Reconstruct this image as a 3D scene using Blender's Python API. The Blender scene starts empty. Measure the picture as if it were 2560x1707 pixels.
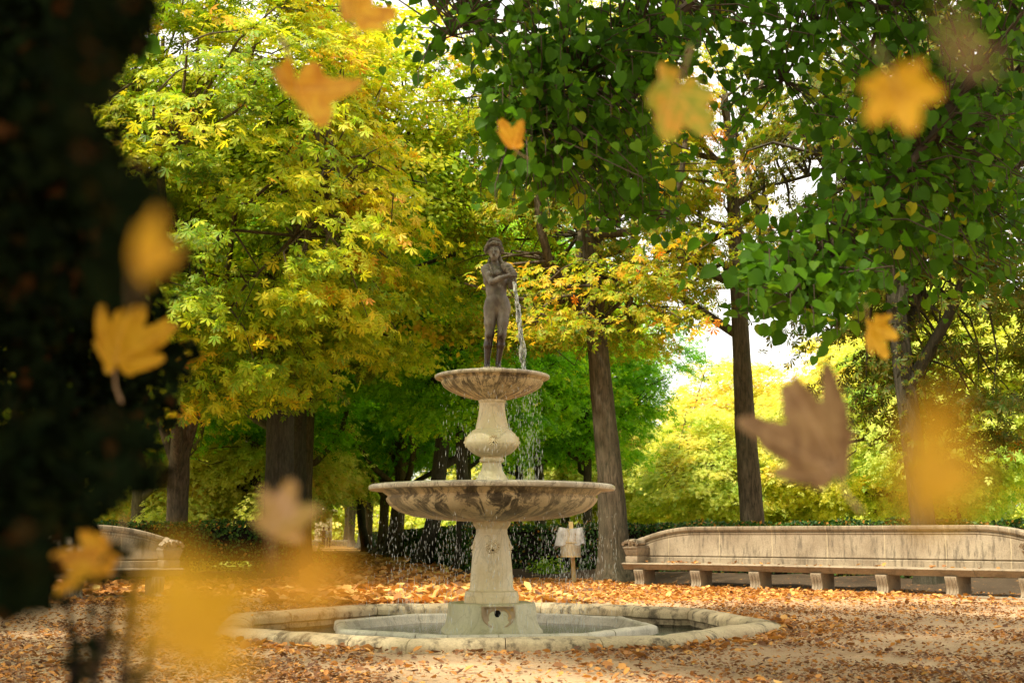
import bpy, math, random
import numpy as np
from mathutils import Vector, Matrix

S = bpy.context.scene
COL = S.collection
rng = np.random.default_rng(7)
random.seed(7)
R_ = math.radians

# ------------------------------------------------------------------ camera, light, exposure
FPX = 2980.0                      # focal length in photograph pixels (2560 wide)
EYE = 1.0
PITCH = math.atan((1340 - 853.5) / FPX)
cam = bpy.data.cameras.new('camera')
cam.lens = FPX / 2560 * 36
cam.sensor_width = 36
cam.clip_start = 0.05
cam.clip_end = 2000
cam.dof.use_dof = True
cam.dof.focus_distance = 14.0
cam.dof.aperture_fstop = 3.0
camo = bpy.data.objects.new('camera', cam)
COL.objects.link(camo)
camo.location = (0, 0, EYE)
camo.rotation_euler = (math.pi / 2 + PITCH, 0, 0)
S.camera = camo

SUN_EL, SUN_AZ = R_(59), R_(-135)       # azimuth measured from +Y towards +X (behind the camera, to the left)
sdir = Vector((math.sin(SUN_AZ) * math.cos(SUN_EL), math.cos(SUN_AZ) * math.cos(SUN_EL), math.sin(SUN_EL)))
sun = bpy.data.lights.new('sun', 'SUN')
sun.energy = 4.0
sun.angle = R_(2.5)
sun.color = (1.0, 0.92, 0.76)
suno = bpy.data.objects.new('sun', sun)
COL.objects.link(suno)
suno.rotation_euler = (-sdir).to_track_quat('-Z', 'Y').to_euler()
suno.location = (0, 0, 30)

W = bpy.data.worlds.new('World')
S.world = W
W.use_nodes = True
wn, wl = W.node_tree.nodes, W.node_tree.links
wn.clear()
sky = wn.new('ShaderNodeTexSky')
sky.sky_type = 'NISHITA'
sky.sun_disc = False
sky.sun_elevation = SUN_EL
sky.sun_rotation = SUN_AZ
sky.dust_density = 3.0
mul = wn.new('ShaderNodeMix'); mul.data_type = 'RGBA'
mul.inputs['Factor'].default_value = 0.72       # thin bright cloud over most of the sky
mul.inputs['B'].default_value = (9.8, 9.2, 8.0, 1)
bg = wn.new('ShaderNodeBackground'); bg.inputs['Strength'].default_value = 0.105
wo = wn.new('ShaderNodeOutputWorld')
wl.new(sky.outputs[0], mul.inputs['A'])
wl.new(mul.outputs['Result'], bg.inputs['Color'])
wl.new(bg.outputs[0], wo.inputs[0])

S.view_settings.view_transform = 'Standard'
S.view_settings.look = 'None'
S.view_settings.exposure = 1.2
S.view_settings.gamma = 1.0
S.render.engine = 'CYCLES'
cy = S.cycles
cy.use_denoising = True
cy.max_bounces = 7
cy.diffuse_bounces = 4
cy.glossy_bounces = 2
cy.transmission_bounces = 5
cy.transparent_max_bounces = 4
cy.caustics_reflective = False
cy.caustics_refractive = False
cy.sample_clamp_indirect = 6

# ------------------------------------------------------------------ helpers
def at(x, y, Y):
    """Where the thing seen at photograph pixel x, y stands when it is Y metres in front of the eye."""
    u, v = (x - 1280) / FPX, (853.5 - y) / FPX
    d = Vector((u, math.cos(PITCH) - v * math.sin(PITCH), math.sin(PITCH) + v * math.cos(PITCH)))
    d *= Y / d.y
    return Vector((d.x, d.y, d.z + EYE))

def tag(o, label=None, cat=None, group=None, kind=None):
    if label: o['label'] = label
    if cat: o['category'] = cat
    if group: o['group'] = group
    if kind: o['kind'] = kind
    return o

def thing(name, label, cat, loc=(0, 0, 0), rz=0, group=None):
    o = bpy.data.objects.new(name, None)
    COL.objects.link(o)
    o.location = loc
    o.rotation_euler = (0, 0, rz)
    o.empty_display_size = 0.2
    return tag(o, label, cat, group)

def link(name, me, mat, parent=None, smooth=False):
    o = bpy.data.objects.new(name, me)
    COL.objects.link(o)
    if mat is not None and not me.materials:
        for m in (mat if isinstance(mat, (list, tuple)) else [mat]):
            me.materials.append(m)
    if parent is not None: o.parent = parent
    if smooth: me.polygons.foreach_set('use_smooth', np.ones(len(me.polygons), bool))
    return o

def mesh_py(verts, faces, name='mesh'):
    me = bpy.data.meshes.new(name)
    me.from_pydata([tuple(v) for v in verts], [], [tuple(f) for f in faces])
    me.update()
    return me

def mesh_np(V, loops, totals, name='mesh', tint=None, rim=None):
    me = bpy.data.meshes.new(name)
    V = np.asarray(V, np.float32)
    totals = np.asarray(totals, np.int32)
    starts = np.concatenate([[0], np.cumsum(totals)[:-1]]).astype(np.int32)
    me.vertices.add(len(V)); me.vertices.foreach_set('co', V.ravel())
    me.loops.add(int(totals.sum())); me.loops.foreach_set('vertex_index', np.asarray(loops, np.int32).ravel())
    me.polygons.add(len(totals)); me.polygons.foreach_set('loop_start', starts)
    me.polygons.foreach_set('loop_total', totals)
    me.update(calc_edges=True)
    if tint is not None:
        a = me.attributes.new('tint', 'FLOAT', 'FACE'); a.data.foreach_set('value', np.asarray(tint, np.float32))
    if rim is not None:
        a = me.attributes.new('rim', 'FLOAT', 'POINT'); a.data.foreach_set('value', np.asarray(rim, np.float32))
    return me

class MB:
    """collects pieces of one mesh"""
    def __init__(s): s.v = []; s.f = []
    def add(s, vs, fs):
        n = len(s.v); s.v += [tuple(v) for v in vs]; s.f += [tuple(i + n for i in f) for f in fs]; return s
    def box(s, x0, x1, y0, y1, z0, z1, nx=1):
        xs = [x0 + (x1 - x0) * i / nx for i in range(nx + 1)]
        vs = []; fs = []
        for x in xs: vs += [(x, y0, z0), (x, y1, z0), (x, y1, z1), (x, y0, z1)]
        for i in range(nx):
            a = 4 * i; b = a + 4
            for k in range(4):
                k2 = (k + 1) % 4
                fs.append((a + k, a + k2, b + k2, b + k))
        fs.append((3, 2, 1, 0)); e = 4 * nx; fs.append((e, e + 1, e + 2, e + 3))
        return s.add(vs, [f[::-1] for f in fs])
    def lathe(s, prof, n=48, cx=0, cy=0, wob=None):
        vs = []; fs = []
        for j, (r, z) in enumerate(prof):
            for i in range(n):
                a = 2 * math.pi * i / n
                rr = r * (1 + (wob(a, z) if wob else 0))
                vs.append((cx + rr * math.cos(a), cy + rr * math.sin(a), z))
        for j in range(len(prof) - 1):
            for i in range(n):
                i2 = (i + 1) % n
                fs.append((j * n + i, j * n + i2, (j + 1) * n + i2, (j + 1) * n + i))
        fs.append(tuple(range(n))[::-1]); fs.append(tuple((len(prof) - 1) * n + i for i in range(n)))
        return s.add(vs, fs)
    def tube(s, pts, rad, n=8, lump=None):
        pts = [Vector(p) for p in pts]; vs = []; fs = []
        up = Vector((0.13, 0.97, 0.21))
        for j, p in enumerate(pts):
            t = (pts[min(j + 1, len(pts) - 1)] - pts[max(j - 1, 0)])
            if t.length < 1e-9: t = Vector((0, 0, 1))
            t.normalize()
            a = t.cross(up)
            if a.length < 0.05: a = t.cross(Vector((1, 0, 0)))
            a.normalize(); b = t.cross(a)
            r = rad[j] if hasattr(rad, '__len__') else rad
            for i in range(n):
                th = 2 * math.pi * i / n
                rr = r * (1 + (lump(th, j) if lump else 0))
                vs.append(p + (a * math.cos(th) + b * math.sin(th)) * rr)
        for j in range(len(pts) - 1):
            for i in range(n):
                i2 = (i + 1) % n
                fs.append((j * n + i, j * n + i2, (j + 1) * n + i2, (j + 1) * n + i))
        fs.append(tuple(range(n))[::-1]); fs.append(tuple((len(pts) - 1) * n + i for i in range(n)))
        return s.add(vs, fs)
    def extrude(s, prof, x0, x1, nx=1, closed=True):
        """profile of (y, z) points drawn along x"""
        n = len(prof); vs = []; fs = []
        for k in range(nx + 1):
            x = x0 + (x1 - x0) * k / nx
            vs += [(x, p[0], p[1]) for p in prof]
        for k in range(nx):
            for i in range(n):
                i2 = (i + 1) % n
                fs.append((k * n + i, k * n + i2, (k + 1) * n + i2, (k + 1) * n + i))
        fs.append(tuple(range(n))[::-1]); fs.append(tuple(nx * n + i for i in range(n)))
        return s.add(vs, fs)
    def map(s, fn): s.v = [tuple(fn(*v)) for v in s.v]; return s
    def mesh(s, name='mesh'):
        me = mesh_py(s.v, s.f, name)
        return me

def autosmooth(me, ang=40):
    import bmesh
    bm = bmesh.new(); bm.from_mesh(me)
    bmesh.ops.recalc_face_normals(bm, faces=bm.faces)
    for f in bm.faces: f.smooth = True
    for e in bm.edges:
        if len(e.link_faces) == 2:
            e.smooth = e.calc_face_angle(0) < R_(ang)
    bm.to_mesh(me); bm.free()
    return me

def bevel(me, w=0.01, seg=2, ang=35):
    import bmesh
    bm = bmesh.new(); bm.from_mesh(me)
    bmesh.ops.recalc_face_normals(bm, faces=bm.faces)
    es = [e for e in bm.edges if len(e.link_faces) == 2 and e.calc_face_angle(0) > R_(ang)]
    bmesh.ops.bevel(bm, geom=es, offset=w, segments=seg, affect='EDGES', profile=0.6, clamp_overlap=True)
    for f in bm.faces: f.smooth = True
    for e in bm.edges:
        if len(e.link_faces) == 2: e.smooth = e.calc_face_angle(0) < R_(40)
    bm.to_mesh(me); bm.free()
    return me

# ------------------------------------------------------------------ materials
def newmat(name):
    m = bpy.data.materials.new(name); m.use_nodes = True
    nt = m.node_tree; nt.nodes.clear()
    out = nt.nodes.new('ShaderNodeOutputMaterial')
    return m, nt, out

def ramp(nt, stops, interp='LINEAR'):
    r = nt.nodes.new('ShaderNodeValToRGB'); r.color_ramp.interpolation = interp
    el = r.color_ramp.elements
    while len(el) > 1: el.remove(el[-1])
    el[0].position = stops[0][0]; el[0].color = (*stops[0][1], 1)
    for p, c in stops[1:]:
        e = el.new(p); e.color = (*c, 1)
    return r

def g3(v): return (v, v, v)

def noise(nt, scale, detail=4, rough=0.55, vec=None, dist=0):
    n = nt.nodes.new('ShaderNodeTexNoise')
    n.inputs['Scale'].default_value = scale; n.inputs['Detail'].default_value = detail
    n.inputs['Roughness'].default_value = rough; n.inputs['Distortion'].default_value = dist
    if vec is not None: nt.links.new(vec, n.inputs['Vector'])
    return n

def coords(nt, scale=(1, 1, 1), kind='Object'):
    tc = nt.nodes.new('ShaderNodeTexCoord'); mp = nt.nodes.new('ShaderNodeMapping')
    mp.inputs['Scale'].default_value = scale
    nt.links.new(tc.outputs[kind], mp.inputs['Vector'])
    return mp.outputs[0]

def mixc(nt, fac, a, b, mode='MIX'):
    m = nt.nodes.new('ShaderNodeMix'); m.data_type = 'RGBA'; m.blend_type = mode
    for k, v in (('Factor', fac), ('A', a), ('B', b)):
        s = m.inputs[k]
        if isinstance(v, bpy.types.NodeSocket): nt.links.new(v, s)
        elif isinstance(v, (int, float)): s.default_value = v
        else: s.default_value = (*v, 1)
    return m.outputs['Result']

def math_(nt, op, a, b=0.5, c=None):
    m = nt.nodes.new('ShaderNodeMath'); m.operation = op
    for i, v in enumerate((a, b, c)):
        if v is None: continue
        if isinstance(v, bpy.types.NodeSocket): nt.links.new(v, m.inputs[i])
        else: m.inputs[i].default_value = v
    return m.outputs[0]

def principled(nt, out, color, rough=0.7, spec=0.3, bump=None, bstr=0.3, bdist=0.01, metal=0.0):
    p = nt.nodes.new('ShaderNodeBsdfPrincipled')
    if isinstance(color, bpy.types.NodeSocket): nt.links.new(color, p.inputs['Base Color'])
    else: p.inputs['Base Color'].default_value = (*color, 1)
    if isinstance(rough, bpy.types.NodeSocket): nt.links.new(rough, p.inputs['Roughness'])
    else: p.inputs['Roughness'].default_value = rough
    p.inputs['Specular IOR Level'].default_value = spec
    p.inputs['Metallic'].default_value = metal
    if bump is not None:
        b = nt.nodes.new('ShaderNodeBump'); b.inputs['Strength'].default_value = bstr; b.inputs['Distance'].default_value = bdist
        nt.links.new(bump, b.inputs['Height']); nt.links.new(b.outputs[0], p.inputs['Normal'])
    if out is not None: nt.links.new(p.outputs[0], out.inputs[0])
    return p

def leaf_mat(name, stops, rimcol=None, rimamt=0.0, trans=0.45, rough=0.5, spec=0.25, objvar=0.0, glow=1.25):
    m, nt, out = newmat(name)
    at_ = nt.nodes.new('ShaderNodeAttribute'); at_.attribute_name = 'tint'
    fac = at_.outputs['Fac']
    if objvar:
        oi = nt.nodes.new('ShaderNodeObjectInfo')
        fac = math_(nt, 'ADD', fac, math_(nt, 'MULTIPLY', math_(nt, 'SUBTRACT', oi.outputs['Random'], 0.5), objvar))
    rp = ramp(nt, stops); nt.links.new(fac, rp.inputs[0])
    col = rp.outputs[0]
    if rimcol:
        ra = nt.nodes.new('ShaderNodeAttribute'); ra.attribute_name = 'rim'
        n = noise(nt, 9, 2, vec=coords(nt))
        f = math_(nt, 'MULTIPLY', math_(nt, 'POWER', ra.outputs['Fac'], 2.0), math_(nt, 'MULTIPLY', n.outputs['Fac'], rimamt * 2))
        mm = nt.nodes.new('ShaderNodeClamp'); nt.links.new(f, mm.inputs[0])
        col = mixc(nt, mm.outputs[0], col, rimcol)
    p = principled(nt, None, col, rough, spec)
    t = nt.nodes.new('ShaderNodeBsdfTranslucent')
    nt.links.new(mixc(nt, 1.0, col, (glow, glow, glow * 0.5), 'MULTIPLY'), t.inputs[0])
    mx = nt.nodes.new('ShaderNodeMixShader'); mx.inputs[0].default_value = trans
    nt.links.new(p.outputs[0], mx.inputs[1]); nt.links.new(t.outputs[0], mx.inputs[2])
    nt.links.new(mx.outputs[0], out.inputs[0])
    return m

M = {}
M['chestnut_yellow'] = leaf_mat('chestnut leaves yellow', [(0, (0.06, 0.17, 0.010)), (0.3, (0.20, 0.38, 0.018)), (0.55, (0.46, 0.56, 0.025)), (0.8, (0.72, 0.62, 0.03)), (1, (0.60, 0.28, 0.03))], (0.50, 0.20, 0.02), 0.45, trans=0.5, glow=1.3)
M['chestnut_orange'] = leaf_mat('chestnut leaves orange edged', [(0, (0.06, 0.20, 0.010)), (0.35, (0.18, 0.38, 0.015)), (0.6, (0.45, 0.54, 0.03)), (0.82, (0.74, 0.45, 0.03)), (1, (0.70, 0.20, 0.02))], (0.74, 0.24, 0.02), 0.75, trans=0.5, glow=1.3)
M['chestnut_green'] = leaf_mat('chestnut leaves green', [(0, (0.03, 0.08, 0.008)), (0.4, (0.07, 0.16, 0.012)), (0.7, (0.17, 0.25, 0.016)), (0.9, (0.42, 0.24, 0.02)), (1, (0.46, 0.13, 0.02))], (0.42, 0.13, 0.02), 0.6, trans=0.5, glow=1.3)
M['linden'] = leaf_mat('linden leaves', [(0, (0.030, 0.08, 0.006)), (0.5, (0.065, 0.165, 0.008)), (0.85, (0.13, 0.24, 0.012)), (1, (0.35, 0.32, 0.02))], trans=0.55, rough=0.55, spec=0.14, glow=1.35)
M['avenue'] = leaf_mat('avenue leaves', [(0, (0.06, 0.20, 0.010)), (0.45, (0.16, 0.38, 0.015)), (0.8, (0.34, 0.54, 0.02)), (1, (0.62, 0.58, 0.025))], objvar=0.2, trans=0.55, glow=1.5)
M['limegold'] = leaf_mat('yellow green small leaves', [(0, (0.14, 0.30, 0.02)), (0.4, (0.36, 0.48, 0.03)), (0.75, (0.62, 0.62, 0.04)), (1, (0.66, 0.44, 0.05))], objvar=0.2, trans=0.5, glow=1.4)
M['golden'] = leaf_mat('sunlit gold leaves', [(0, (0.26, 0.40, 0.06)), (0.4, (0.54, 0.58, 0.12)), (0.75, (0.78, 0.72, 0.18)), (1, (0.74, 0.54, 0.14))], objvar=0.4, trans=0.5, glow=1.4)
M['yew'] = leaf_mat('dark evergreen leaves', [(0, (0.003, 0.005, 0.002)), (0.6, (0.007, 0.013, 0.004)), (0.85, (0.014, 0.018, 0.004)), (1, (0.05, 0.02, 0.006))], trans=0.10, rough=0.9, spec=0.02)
M['boxwood'] = leaf_mat('hedge leaves', [(0, (0.016, 0.045, 0.006)), (0.5, (0.035, 0.095, 0.010)), (0.88, (0.09, 0.17, 0.015)), (0.95, (0.32, 0.14, 0.02)), (1, (0.40, 0.18, 0.02))], trans=0.3)
M['litter'] = leaf_mat('dry fallen leaves', [(0, (0.12, 0.055, 0.028)), (0.25, (0.27, 0.12, 0.045)), (0.5, (0.54, 0.23, 0.05)), (0.8, (0.66, 0.36, 0.11)), (1, (0.68, 0.50, 0.16))], trans=0.15, rough=0.7)

def mk_bark(name, c1, c2, sc=1.0):
    m, nt, out = newmat(name)
    v = coords(nt, (9 * sc, 9 * sc, 1.6 * sc))
    n = noise(nt, 2.2, 8, 0.7, v, 0.4)
    n2 = noise(nt, 1.1, 3, 0.5, coords(nt, (1, 1, .6)))
    rp = ramp(nt, [(0.32, tuple(x * .25 for x in c1)), (0.46, c1), (0.62, c2)]); nt.links.new(n.outputs[0], rp.inputs[0])
    col = mixc(nt, math_(nt, 'MULTIPLY', n2.outputs[0], 0.5), rp.outputs[0], (0.10, 0.11, 0.06))
    principled(nt, out, col, 0.9, 0.1, n.outputs[0], 1.0, 0.06)
    return m
M['bark'] = mk_bark('fissured bark', (0.075, 0.050, 0.032), (0.155, 0.108, 0.07))
M['bark_dark'] = mk_bark('dark bark', (0.03, 0.022, 0.017), (0.07, 0.052, 0.04))
M['bark_pale'] = mk_bark('pale bark', (0.34, 0.29, 0.21), (0.55, 0.48, 0.36))
m, nt, out = newmat('twig'); principled(nt, out, (0.07, 0.05, 0.035), 0.8, 0.1); M['twig'] = m
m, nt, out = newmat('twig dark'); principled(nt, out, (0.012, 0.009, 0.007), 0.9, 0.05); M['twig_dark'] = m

# weathered limestone, object space
def mk_stone(name, base, light, dark, dirt=0.5, joints=None, scale=1.0, rough=0.85, streak=False, bstr=0.4):
    m, nt, out = newmat(name)
    v = coords(nt)
    big = noise(nt, 1.6 * scale, 6, 0.6, v, 0.3)
    rp = ramp(nt, [(0.3, base), (0.7, light)]); nt.links.new(big.outputs[0], rp.inputs[0])
    sv = coords(nt, (7 * scale, 7 * scale, 1.2 * scale)) if streak else coords(nt, (3 * scale, 3 * scale, 2.4 * scale))
    st = noise(nt, 1.9, 9, 0.72, sv, 0.1)
    rs = ramp(nt, [(0.50 - 0.0, g3(0)), (0.62, g3(1))]); nt.links.new(st.outputs[0], rs.inputs[0])
    col = mixc(nt, math_(nt, 'MULTIPLY', rs.outputs[0], dirt), rp.outputs[0], dark)
    fine = noise(nt, 55 * scale, 5, 0.7, v)
    rf = ramp(nt, [(0.25, g3(0.65)), (0.6, g3(1.08))]); nt.links.new(fine.outputs[0], rf.inputs[0])
    col = mixc(nt, 1.0, col, rf.outputs[0], 'MULTIPLY')
    if joints:
        sp = nt.nodes.new('ShaderNodeSeparateXYZ'); nt.links.new(v, sp.inputs[0])
        wob = math_(nt, 'MULTIPLY', math_(nt, 'SUBTRACT', noise(nt, 6, 3, vec=v).outputs[0], 0.5), 0.03)
        x = math_(nt, 'ADD', math_(nt, 'ADD', sp.outputs[0], wob), joints / 2 + 40 * joints)
        d = math_(nt, 'ABSOLUTE', math_(nt, 'SUBTRACT', math_(nt, 'MODULO', x, joints), joints / 2))
        line = math_(nt, 'LESS_THAN', d, 0.008)
        col = mixc(nt, math_(nt, 'MULTIPLY', line, 0.55), col, (0.50, 0.40, 0.24))
    h = math_(nt, 'ADD', fine.outputs[0], math_(nt, 'MULTIPLY', st.outputs[0], 1.5))
    principled(nt, out, col, rough, 0.25, h, bstr, 0.012)
    return m
M['limestone'] = mk_stone('bench limestone', (0.22, 0.165, 0.105), (0.36, 0.29, 0.195), (0.10, 0.08, 0.055), 0.75, joints=1.13, streak=True)
M['limestone_plain'] = mk_stone('carved limestone', (0.22, 0.165, 0.105), (0.34, 0.27, 0.18), (0.11, 0.09, 0.06), 0.55)
M['kerb'] = mk_stone('kerb stone', (0.36, 0.27, 0.15), (0.60, 0.48, 0.29), (0.085, 0.065, 0.04), 0.88, scale=1.0)
M['marble_grey'] = mk_stone('grey white marble', (0.44, 0.39, 0.29), (0.62, 0.55, 0.41), (0.20, 0.17, 0.12), 0.5, scale=1.2, rough=0.5, bstr=0.15)

def mk_marble(name, base, light, vein, veinamt, dirt, dirtcol, rough=0.42, radial=False):
    """cream marble with dark veins; on the bowls algae runs down the flutes"""
    m, nt, out = newmat(name)
    v = coords(nt)
    big = noise(nt, 2.3, 5, 0.55, v, 0.4)
    rp = ramp(nt, [(0.3, base), (0.65, light)]); nt.links.new(big.outputs[0], rp.inputs[0])
    wn_ = noise(nt, 2.1, 6, 0.6, coords(nt, (1, 1, 0.55)), 1.6)
    band = math_(nt, 'ABSOLUTE', math_(nt, 'SUBTRACT', wn_.outputs[0], 0.5))
    rv = ramp(nt, [(0.0, g3(1)), (0.012, g3(0.5)), (0.022, g3(0))]); nt.links.new(band, rv.inputs[0])
    col = mixc(nt, math_(nt, 'MULTIPLY', rv.outputs[0], veinamt), rp.outputs[0], vein)
    if radial:
        sp = nt.nodes.new('ShaderNodeSeparateXYZ'); nt.links.new(v, sp.inputs[0])
        ang = math_(nt, 'ARCTAN2', sp.outputs[1], sp.outputs[0])
        cb = nt.nodes.new('ShaderNodeCombineXYZ')
        nt.links.new(math_(nt, 'MULTIPLY', ang, 5.0), cb.inputs[0])
        nt.links.new(math_(nt, 'MULTIPLY', sp.outputs[2], 4.0), cb.inputs[1])
        st = noise(nt, 1.3, 9, 0.72, cb.outputs[0], 0.9)
        rs = ramp(nt, [(0.47, g3(0)), (0.53, g3(0.85)), (0.60, g3(1))]); nt.links.new(st.outputs[0], rs.inputs[0])
        sn = noise(nt, 1.2, 3, 0.5, v)
        f = math_(nt, 'MULTIPLY', rs.outputs[0], ramp_out(nt, sn.outputs[0], [(0.3, g3(0.35)), (0.6, g3(1))]))
        col = mixc(nt, math_(nt, 'MULTIPLY', f, dirt), col, dirtcol)
    else:
        st = noise(nt, 1.7, 8, 0.7, coords(nt, (5, 5, 1.6)), 0.8)
        rs = ramp(nt, [(0.55, g3(0)), (0.68, g3(1))]); nt.links.new(st.outputs[0], rs.inputs[0])
        col = mixc(nt, math_(nt, 'MULTIPLY', rs.outputs[0], dirt), col, dirtcol)
    fine = noise(nt, 45, 4, 0.7, v)
    rf = ramp(nt, [(0.25, g3(0.90)), (0.6, g3(1.03))]); nt.links.new(fine.outputs[0], rf.inputs[0])
    col = mixc(nt, 1.0, col, rf.outputs[0], 'MULTIPLY')
    h = math_(nt, 'ADD', fine.outputs[0], st.outputs[0])
    principled(nt, out, col, rough, 0.4, h, 0.25, 0.01)
    return m
def ramp_out(nt, sock, stops):
    r = ramp(nt, stops); nt.links.new(sock, r.inputs[0]); return r.outputs[0]
M['marble'] = mk_marble('cream marble', (0.60, 0.46, 0.23), (0.76, 0.66, 0.42), (0.20, 0.15, 0.08), 0.35, 0.16, (0.26, 0.17, 0.07))
M['marble_bowl'] = mk_marble('stained bowl marble', (0.46, 0.34, 0.18), (0.70, 0.55, 0.31), (0.08, 0.06, 0.04), 0.7, 0.97, (0.035, 0.025, 0.015), radial=True)
M['marble_rim'] = mk_marble('washed rim marble', (0.50, 0.41, 0.28), (0.66, 0.57, 0.42), (0.12, 0.09, 0.07), 0.7, 0.5, (0.15, 0.10, 0.08), rough=0.3, radial=True)
M['marble_block'] = mk_marble('pedestal marble', (0.42, 0.37, 0.20), (0.58, 0.52, 0.31), (0.20, 0.16, 0.08), 0.35, 0.3, (0.16, 0.15, 0.09))
M['marble_rust'] = mk_marble('carved niche marble', (0.28, 0.18, 0.08), (0.44, 0.31, 0.16), (0.55, 0.32, 0.06), 0.9, 0.6, (0.13, 0.09, 0.05))
m, nt, out = newmat('dark hole'); principled(nt, out, (0.01, 0.008, 0.006), 0.9, 0.05); M['hole'] = m

# bronze of the statue: brown grey skin rubbed pale, wet dark shins
m, nt, out = newmat('weathered bronze')
v = coords(nt)
n1 = noise(nt, 7, 6, 0.6, coords(nt, (1, 1, 0.5)), 0.5)
rp = ramp(nt, [(0.3, (0.055, 0.040, 0.032)), (0.5, (0.13, 0.105, 0.083)), (0.72, (0.27, 0.225, 0.175))]); nt.links.new(n1.outputs[0], rp.inputs[0])
sp = nt.nodes.new('ShaderNodeSeparateXYZ'); nt.links.new(v, sp.inputs[0])
n2 = noise(nt, 5, 4, 0.6, coords(nt, (3, 3, 0.8)))
zz = math_(nt, 'ADD', sp.outputs[2], math_(nt, 'MULTIPLY', math_(nt, 'SUBTRACT', n2.outputs[0], 0.5), 0.8))
wet = ramp_out(nt, zz, [(0.30, g3(1)), (0.40, g3(0))])
n3 = noise(nt, 30, 5, 0.75, coords(nt, (1, 1, .3)))
dr = ramp_out(nt, n3.outputs[0], [(0.58, g3(0)), (0.68, g3(0.6))])
col = mixc(nt, dr, rp.outputs[0], (0.05, 0.035, 0.025))
col = mixc(nt, wet, col, (0.035, 0.020, 0.015))
rg = math_(nt, 'SUBTRACT', 0.58, math_(nt, 'MULTIPLY', wet, 0.36))
principled(nt, out, col, rg, 0.45, n3.outputs[0], 0.15, 0.004, 0.25)
M['bronze'] = m
m, nt, out = newmat('bronze hair')
n1 = noise(nt, 26, 4, 0.6, coords(nt)); rp = ramp(nt, [(0.35, (0.05, 0.04, 0.03)), (0.65, (0.23, 0.19, 0.14))]); nt.links.new(n1.outputs[0], rp.inputs[0])
principled(nt, out, rp.outputs[0], 0.7, 0.3, n1.outputs[0], 0.5, 0.006, 0.15); M['bronze_hair'] = m

# water
m, nt, out = newmat('pool water')
n = noise(nt, 14, 4, 0.6, coords(nt)); n_ = noise(nt, 2, 3, 0.5, coords(nt))
rp = ramp(nt, [(0.35, (0.020, 0.026, 0.014)), (0.7, (0.06, 0.065, 0.04))]); nt.links.new(n_.outputs[0], rp.inputs[0])
principled(nt, out, rp.outputs[0], 0.05, 0.6, n.outputs[0], 0.5, 0.02); M['water'] = m
m, nt, out = newmat('falling water')
gl = nt.nodes.new('ShaderNodeBsdfGlass'); gl.inputs['IOR'].default_value = 1.15; gl.inputs['Roughness'].default_value = 0.12; gl.inputs['Color'].default_value = (0.97, 0.98, 0.95, 1)
p = principled(nt, None, (0.85, 0.86, 0.80), 0.25, 0.8)
nn = noise(nt, 30, 3, 0.6, coords(nt, (1, 1, .35)))
mx = nt.nodes.new('ShaderNodeMixShader'); nt.links.new(ramp_out(nt, nn.outputs[0], [(0.42, g3(0.12)), (0.62, g3(0.85))]), mx.inputs[0])
nt.links.new(gl.outputs[0], mx.inputs[1]); nt.links.new(p.outputs[0], mx.inputs[2]); nt.links.new(mx.outputs[0], out.inputs[0])
M['stream'] = m
m, nt, out = newmat('water drops')
p = principled(nt, None, (0.80, 0.80, 0.72), 0.2, 0.8)
tr = nt.nodes.new('ShaderNodeBsdfTransparent')
mx = nt.nodes.new('ShaderNodeMixShader'); mx.inputs[0].default_value = 0.5
nt.links.new(tr.outputs[0], mx.inputs[1]); nt.links.new(p.outputs[0], mx.inputs[2]); nt.links.new(mx.outputs[0], out.inputs[0])
M['drops'] = m

# ground materials
def ground_mat(name, c1, c2, litter, lo, hi):
    m, nt, out = newmat(name)
    v = coords(nt)
    a = noise(nt, 0.35, 5, 0.6, v, 0.5); b = noise(nt, 60, 5, 0.75, v); c = noise(nt, 7, 7, 0.75, v, 0.6)
    rp = ramp(nt, [(0.35, c1), (0.65, c2)]); nt.links.new(a.outputs[0], rp.inputs[0])
    rf = ramp_out(nt, b.outputs[0], [(0.28, g3(0.55)), (0.62, g3(1.1))])
    col = mixc(nt, 1.0, rp.outputs[0], rf, 'MULTIPLY')
    lf = ramp_out(nt, c.outputs[0], [(lo, g3(0)), (hi, g3(1))])
    vo = nt.nodes.new('ShaderNodeTexVoronoi'); vo.inputs['Scale'].default_value = 26; nt.links.new(v, vo.inputs['Vector'])
    lc = ramp_out(nt, vo.outputs['Color'], litter)
    col = mixc(nt, lf, col, lc)
    h = math_(nt, 'ADD', b.outputs[0], math_(nt, 'MULTIPLY', c.outputs[0], 2))
    principled(nt, out, col, 0.95, 0.1, h, 0.6, 0.02)
    return m
LC = [(0.0, (0.12, 0.05, 0.025)), (0.4, (0.28, 0.12, 0.045)), (0.7, (0.46, 0.22, 0.07)), (1.0, (0.62, 0.40, 0.12))]
M['sand'] = ground_mat('sandy gravel', (0.42, 0.27, 0.15), (0.54, 0.375, 0.22), LC, 0.56, 0.66)
M['path'] = ground_mat('leafy path', (0.42, 0.24, 0.07), (0.52, 0.33, 0.12), LC, 0.42, 0.56)
M['soil'] = ground_mat('soil under hedges', (0.035, 0.024, 0.015), (0.09, 0.065, 0.04), LC, 0.58, 0.70)  # soil tone deepened to help the shade under the bench
m, nt, out = newmat('lawn')
n = noise(nt, 0.25, 5, 0.65, coords(nt)); rp = ramp(nt, [(0.35, (0.16, 0.24, 0.03)), (0.5, (0.32, 0.33, 0.05)), (0.65, (0.52, 0.38, 0.08))]); nt.links.new(n.outputs[0], rp.inputs[0])
principled(nt, out, rp.outputs[0], 0.9, 0.1, noise(nt, 20, 5, .7, coords(nt)).outputs[0], 0.6, 0.05); M['lawn'] = m
m, nt, out = newmat('raw timber')
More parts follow.
